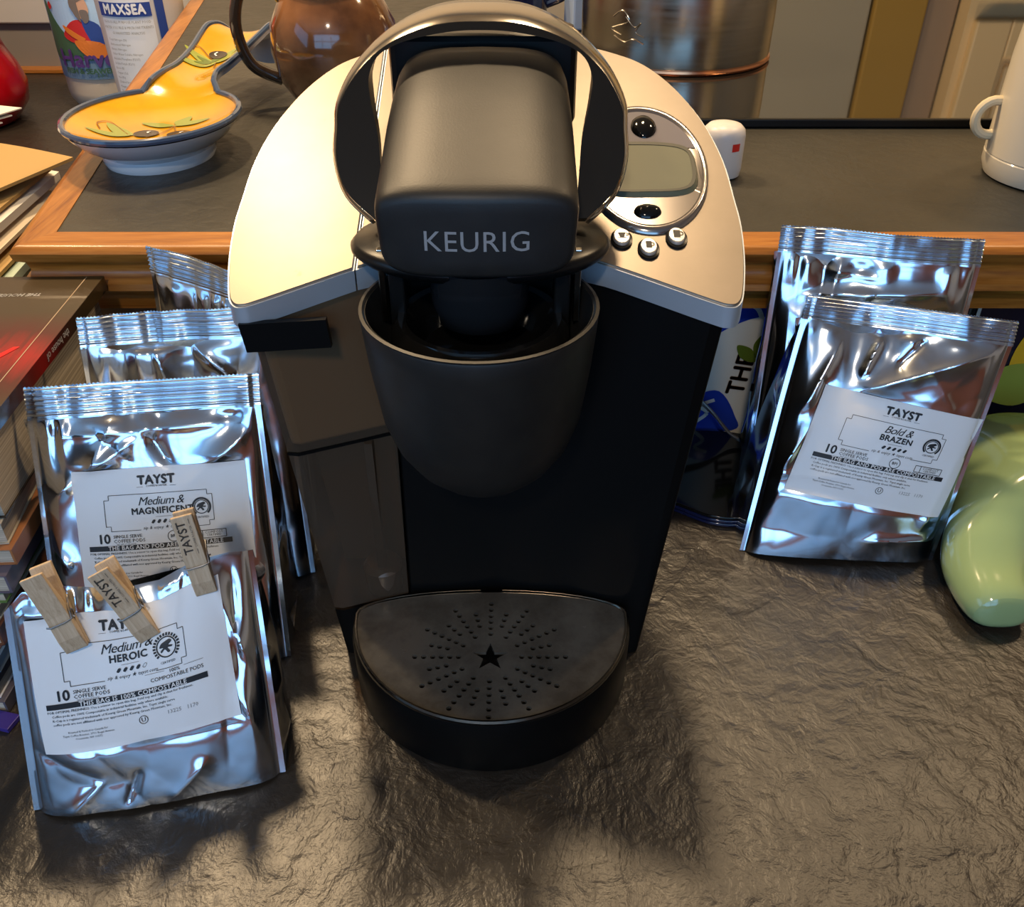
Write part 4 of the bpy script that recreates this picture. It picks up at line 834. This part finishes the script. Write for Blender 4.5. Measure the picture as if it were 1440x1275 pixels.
for i, t in enumerate(['16-16-16 ALL PURPOSE PLANT FOOD', 'WATER SOLUBLE & MICRONUTRIENTS', 'GUARANTEED ANALYSIS']): p.text(t, 0, .150-i*.008, .0056, res=1)
for i, t in enumerate(['Total Nitrogen (N)', 'Ammoniacal Nitrogen', 'Nitrate Nitrogen', 'Other Water Soluble Nitrogen', 'Available Phosphate (P2O5)', 'Soluble Potash (K2O)', 'Boron (B)', 'Copper (Cu)', 'Iron (Fe)', 'Chelated Iron', 'Manganese (Mn)', 'Zinc (Zn)', 'Derived from seaweed']): p.text(t, -.044, .124-i*.0072, .0050, res=0, align='LEFT')
p.obj('tub_print', M['grey_ink'], mmap(.0013), mx_)

# mail bundle left of the bar
ml = empty('mail_bundle', (-.52, .86, 0), 'rubber-banded bundle of mail and kraft envelopes left of the bar corner', 'mail')
def sheet(name, pts, m, thick=.0012, bend=None):
    # pts: 4 corners in world; slight sag
    P_ = [np.array(p_)-np.array((-.52, .86, 0)) for p_ in pts]; ns_ = 10; V = []
    for d in (0, thick):
        for jj in range(ns_+1):
            for i in range(ns_+1):
                u, v_ = i/ns_, jj/ns_; q = (P_[0]*(1-u)+P_[1]*u)*(1-v_)+(P_[3]*(1-u)+P_[2]*u)*v_
                V.append((q[0], q[1], max(.0002, q[2]+d+(bend or 0)*sin(pi*u)*(.5+.5*v_))))
    g = grid_faces(ns_, ns_); n_ = (ns_+1)**2; F = [tuple(reversed(f)) for f in g]+[tuple(i+n_ for i in f) for f in g]
    rim_ = list(range(ns_+1))+[(k+1)*(ns_+1)-1 for k in range(1, ns_+1)]+[ns_*(ns_+1)+i for i in range(ns_-1, -1, -1)]+[k*(ns_+1) for k in range(ns_-1, 0, -1)]
    for a, c_ in zip(rim_, rim_[1:]+rim_[:1]): F.append((a, c_, c_+n_, a+n_))
    o = mesh_obj(name, V, F, m, ml, smooth=True, auto=30); return o
# envelopes stand on edge fanned to the right, leaning left against one another
R_ = random.Random(5)
cols = ['paper_w', 'paper', 'paper_w', 'print_grey', 'paper', 'paper_w', 'kraft', 'paper', 'paper_w', 'mint', 'kraft', 'paper', 'paper_w', 'kraft']
for i in range(14):
    f = i/13; z = .016+.0112*i; xn = -.386-.105*f**1.2; xf = -.424-.045*f; dz = .010*f
    sheet('envelope', [(-.66, .70+.004*(i % 3), z-.004), (xn, .695+.003*(i % 2), z-.012*f), (xf, .925-.006*(i % 4), z+.003), (-.64, .945, z+.006)], M[cols[i]], .0035 if i % 3 else .0075, .006*f)
sheet('kraft_envelope', [(-.66, .73, .176), (-.530, .735, .168), (-.442, .915, .176), (-.62, .95, .186)], M['kraft'], .003, .005)
sheet('photo_card', [(-.66, .80, .190), (-.560, .81, .188), (-.525, .875, .192), (-.66, .885, .196)], M['pinkp'], .0012)
for i in range(4): sheet('folded_letter', [(-.72, .87+.004*i, .204+.004*i), (-.60+.01*i, .85, .198+.004*i), (-.515-.006*(3-i), .985-.012*(3-i), .195+.0040*i), (-.70, 1.0, .203+.004*i)], M['paper_w'], .0012, .002)
sheet('address_label', [(-.60, .77, .1925), (-.535, .768, .1895), (-.508, .83, .1915), (-.585, .835, .1955)], M['paper_w'], .0005)
b = MB(); b.tube([(p_[0]+.52, p_[1]-.86, p_[2]) for p_ in outline([(-.386, .692, .028), (-.405, .690, .10), (-.43, .691, .125), (-.492, .70, .168), (-.60, .72, .192)], 5, False)], .0016, 6); b.obj('rubber_band', M['rope'], ml, smooth=True)

# stack of books and magazines at the left edge
bcol = {}
def cmat(name, c, r=.35): 
    if name not in bcol: bcol[name] = mat(name, c, r)
    return bcol[name]
pages = mat('page_edges', (.55, .48, .38), .8); v = coords(pages, (1, 1, 400)); L(pages, ramp(pages, noise(pages, v, 2, 2), [(.35, (.36, .30, .23)), (.65, (.66, .58, .46))]), bsdf(pages).inputs['Base Color'])
def book(name, label, cat, x1, y0, y1, z0, th_, m, rot=0, w=.21, cover=.0008, hard=False, group=None, spine=True):
    root = empty(name, (x1, y0, z0), label, cat, group, rz=rot)
    b = MB(); b.box(-w+.001, -.0012, .0015, y1-y0-.0015, cover, th_-cover); b.obj('pages', pages, root)
    b = MB(); b.box(-w, 0, 0, y1-y0, th_-cover, th_); cv_ = b.obj('front_cover', m, root, bevel=.0003)
    b = MB(); b.box(-w, 0, 0, y1-y0, 0, cover); b.obj('back_cover', m, root)
    if spine: b = MB(); b.box(-.0012, .0002, 0, y1-y0, .0001, th_-.0001); b.obj('spine', m, root)
    return root, cv_
items = [  # (x1, y0, thickness, material, rot, kind, label, spine)
    (-.321, .372, .010, 'grey_cover', (.10, .09, .11), -2, 'magazine', 'grey magazine at the bottom of the pile on the left', True),
    (-.324, .375, .012, 'white_cover', (.55, .55, .58), 1, 'magazine', 'white-backed magazine second from the bottom of the left pile', False),
    (-.322, .378, .008, 'black_cover', (.02, .02, .03), -1, 'magazine', 'black-spined magazine low in the left pile', True),
    (-.319, .378, .009, 'blue_cover', (.20, .30, .42), 2, 'magazine', 'pale blue magazine in the middle of the left pile', True),
    (-.321, .38, .007, 'rose_cover', (.50, .25, .22), 0, 'magazine', 'rose-coloured magazine in the middle of the left pile', False),
    (-.314, .385, .013, 'brown_cover', (.16, .06, .03), 3, 'book', 'brown-covered book in the middle of the left pile', True),
    (-.316, .39, .008, 'cream_cover', (.55, .50, .40), 1, 'magazine', 'cream magazine with exposed pages in the left pile', False),
    (-.312, .40, .008, 'green_cover', (.12, .22, .06), 2, 'magazine', 'green-edged magazine in the upper left pile', False),
    (-.306, .40, .014, 'mauve_cover', (.13, .11, .15), 4, 'book', 'mauve-grey book in the upper left pile', True),
    (-.303, .41, .012, 'tan_cover', (.40, .16, .06), 3, 'book', 'orange-brown book third from the top of the left pile', True),
    (-.306, .415, .016, 'ivory_cover', (.50, .44, .34), 7, 'book', 'ivory book with fanned pages just under the black book', False),
    (-.305, .42, .046, 'dark_cover', (.035, .026, .018), 3, 'book', 'thick dark paperback second from the top of the left pile', False)]
z = .0005
for x1, y0, t_, mn, c_, rot, nm, lb, sp in items:
    book(nm, lb, nm, x1, y0, min(.634, y0+(.26 if nm == 'magazine' else .235)), z, t_, cmat(mn, c_), radians(rot), spine=sp); z += t_+.0004
cov = mat('black_cover_red_art', (.02, .016, .012), .3, coat=.3); tc = N(cov, 'ShaderNodeTexCoord'); sx = N(cov, 'ShaderNodeSeparateXYZ'); L(cov, tc.outputs['Object'], sx.inputs[0])
nz = noise(cov, coords(cov, (60, 6, 1), (0, 0, -.5)), 1.6, 5, .6, .5); yy = sx.outputs['Y']
band = math_n(cov, 'SUBTRACT', 1.0, math_n(cov, 'MULTIPLY', math_n(cov, 'ABSOLUTE', math_n(cov, 'SUBTRACT', yy, .145)), 16.0))
k_ = math_n(cov, 'MULTIPLY', math_n(cov, 'MAXIMUM', band, 0.0), math_n(cov, 'MULTIPLY', nz, 2.0))
L(cov, ramp(cov, k_, [(0, (.045, .030, .014)), (.5, (.075, .010, .006)), (1, (.30, .006, .005))]), bsdf(cov).inputs['Base Color'])
Z_ = z
bk, cvr = book('book', 'black book with red artwork lying on top of the left pile', 'book', -.3035, .370, .636, Z_, .011, cov, radians(1.3), w=.21)
p = Print(); p.add(text2d('THE HOUSE OF', .0058, bold=.04, shear=.25, align='LEFT'), -.034, .235, pi+.03); p.obj('title_lettering', M['white_ink'], lambda a, c_: (a, c_, .0112), cvr)
p = Print(); p.line([(-.012, .001), (-.012, .264)], .0007); p.obj('hinge_crease', cmat('crease', (.4, .3, .2)), lambda a, c_: (a, c_, .0112), cvr)
red = mat('bright_red_ink', (.75, .01, .01), .3)
p = Print()
for q in [[(x_+.040, y_+.045) for x_, y_ in q_] for q_ in ([(-.12, .10), (-.095, .118), (-.085, .11), (-.10, .10), (-.088, .092), (-.11, .088), (-.10, .07), (-.13, .085)], [(-.078, .085), (-.062, .112), (-.058, .112), (-.072, .084)], [(-.09, .055), (-.08, .075), (-.074, .08), (-.084, .058)])]: p.poly(q)
p.obj('red_artwork', red, lambda a, c_: (a, c_, .01125), cvr)
p = Print(); p.add(text2d('the house of', .0075, bold=.01, align='LEFT'), .19, .0055, pi); p.obj('spine_lettering', M['white_ink'], lambda a, c_: (.0004, a, c_), bk)
b = MB(); b.box(-.14, 0, 0, .012, 0, .0035); o_ = b.obj('booklet', cmat('violet_cover', (.05, .03, .22)), None, bevel=.0004); o_.location = (-.300, .3220, .0005); o_.rotation_euler = (0, 0, radians(-14)); tag(o_, 'violet booklet lying on the counter at the far left edge', 'booklet')
o_.location = (-.3140, .3560, .0005)

# ------------------------------------------------------------ right foreground and clutter
gd = empty('ceramic_dish', (.365, .50, 0), 'glossy pale green ceramic piece at the right edge beside the right-hand foil bag', 'ceramic')
secs = [  # y, xc, half width, height, z0
    (.4385, .3405, .006, .012, .010), (.4395, .3402, .014, .022, .006), (.443, .340, .0205, .031, .003), (.452, .340, .0245, .0355, .001), (.468, .3415, .0275, .0375, .0), (.485, .347, .0335, .043, 0), (.500, .357, .0415, .054, 0), (.516, .370, .0475, .065, 0), (.535, .391, .058, .071, 0), (.56, .408, .066, .072, 0), (.60, .42, .072, .066, 0), (.64, .425, .065, .05, 0), (.655, .425, .05, .04, 0)]
b = MB(); rings = []
for y, xc, w_, h_, z0 in secs:
    r_ = []
    for jn in range(32):
        a = 2*pi*jn/32; e = 2.7; ca, sa = cos(a), sin(a); x = w_*abs(ca)**(2/e)*(1 if ca > 0 else -1); q = abs(sa)**(2/e)*(1 if sa > 0 else -1)
        zz = z0+(h_-z0)*(.5+.5*q); zz += .004*max(0, q)*(1-(x/w_)**2)*(1 if y > .48 else 0)-.0
        r_.append((xc+x*(1-.22*max(0, q))-.365, y-.50, max(zz, .0004)))
    rings.append(r_)
b.loft(rings); g_ = b.obj('glazed_body', M['green_glaze'], gd, smooth=True); sm = g_.modifiers.new('s', 'SUBSURF'); sm.levels = 1; sm.render_levels = 2
tr_ = empty('trivet_stack', (.20, .622, 0), 'stack of three thin dark glossy trays lying between coffee maker and bags', 'tray', rz=0)
for i in range(3):
    b = MB(); pts = [(x-.20, y-.622) for x, y in outline([(.118, .585), (.135, .571), (.16, .5555), (.185, .5535), (.215, .565), (.235, .60), (.230, .65), (.20, .672), (.14, .672), (.115, .64)], 5)]
    b.loft([[(x, y, z) for x, y in pts] for z in (.0005+.0035*i, .0033+.0035*i)]); b.obj('tray', M['black_gloss'] if i == 2 else M['navy'], tr_, smooth=True, auto=40, bevel=.0006)
for i in range(3):
    b = MB(); b.tube(outline([(.148+.003*i, .674, .060-.004*i), (.172+.0022*i, .662, .042-.003*i), (.190+.002*i, .655, .022-.002*i), (.205, .65, .015)], 6, False), .0013, 6); o_ = b.obj('cable', cmat('grey_cable', (.10, .09, .08), .3), None, smooth=True)
    tag(o_, ['uppermost thin cable hanging behind the coffee maker, right side', 'middle thin cable of three behind the coffee maker', 'lowest thin cable of three behind the coffee maker'][i], 'cable', 'thin cables behind the coffee maker')
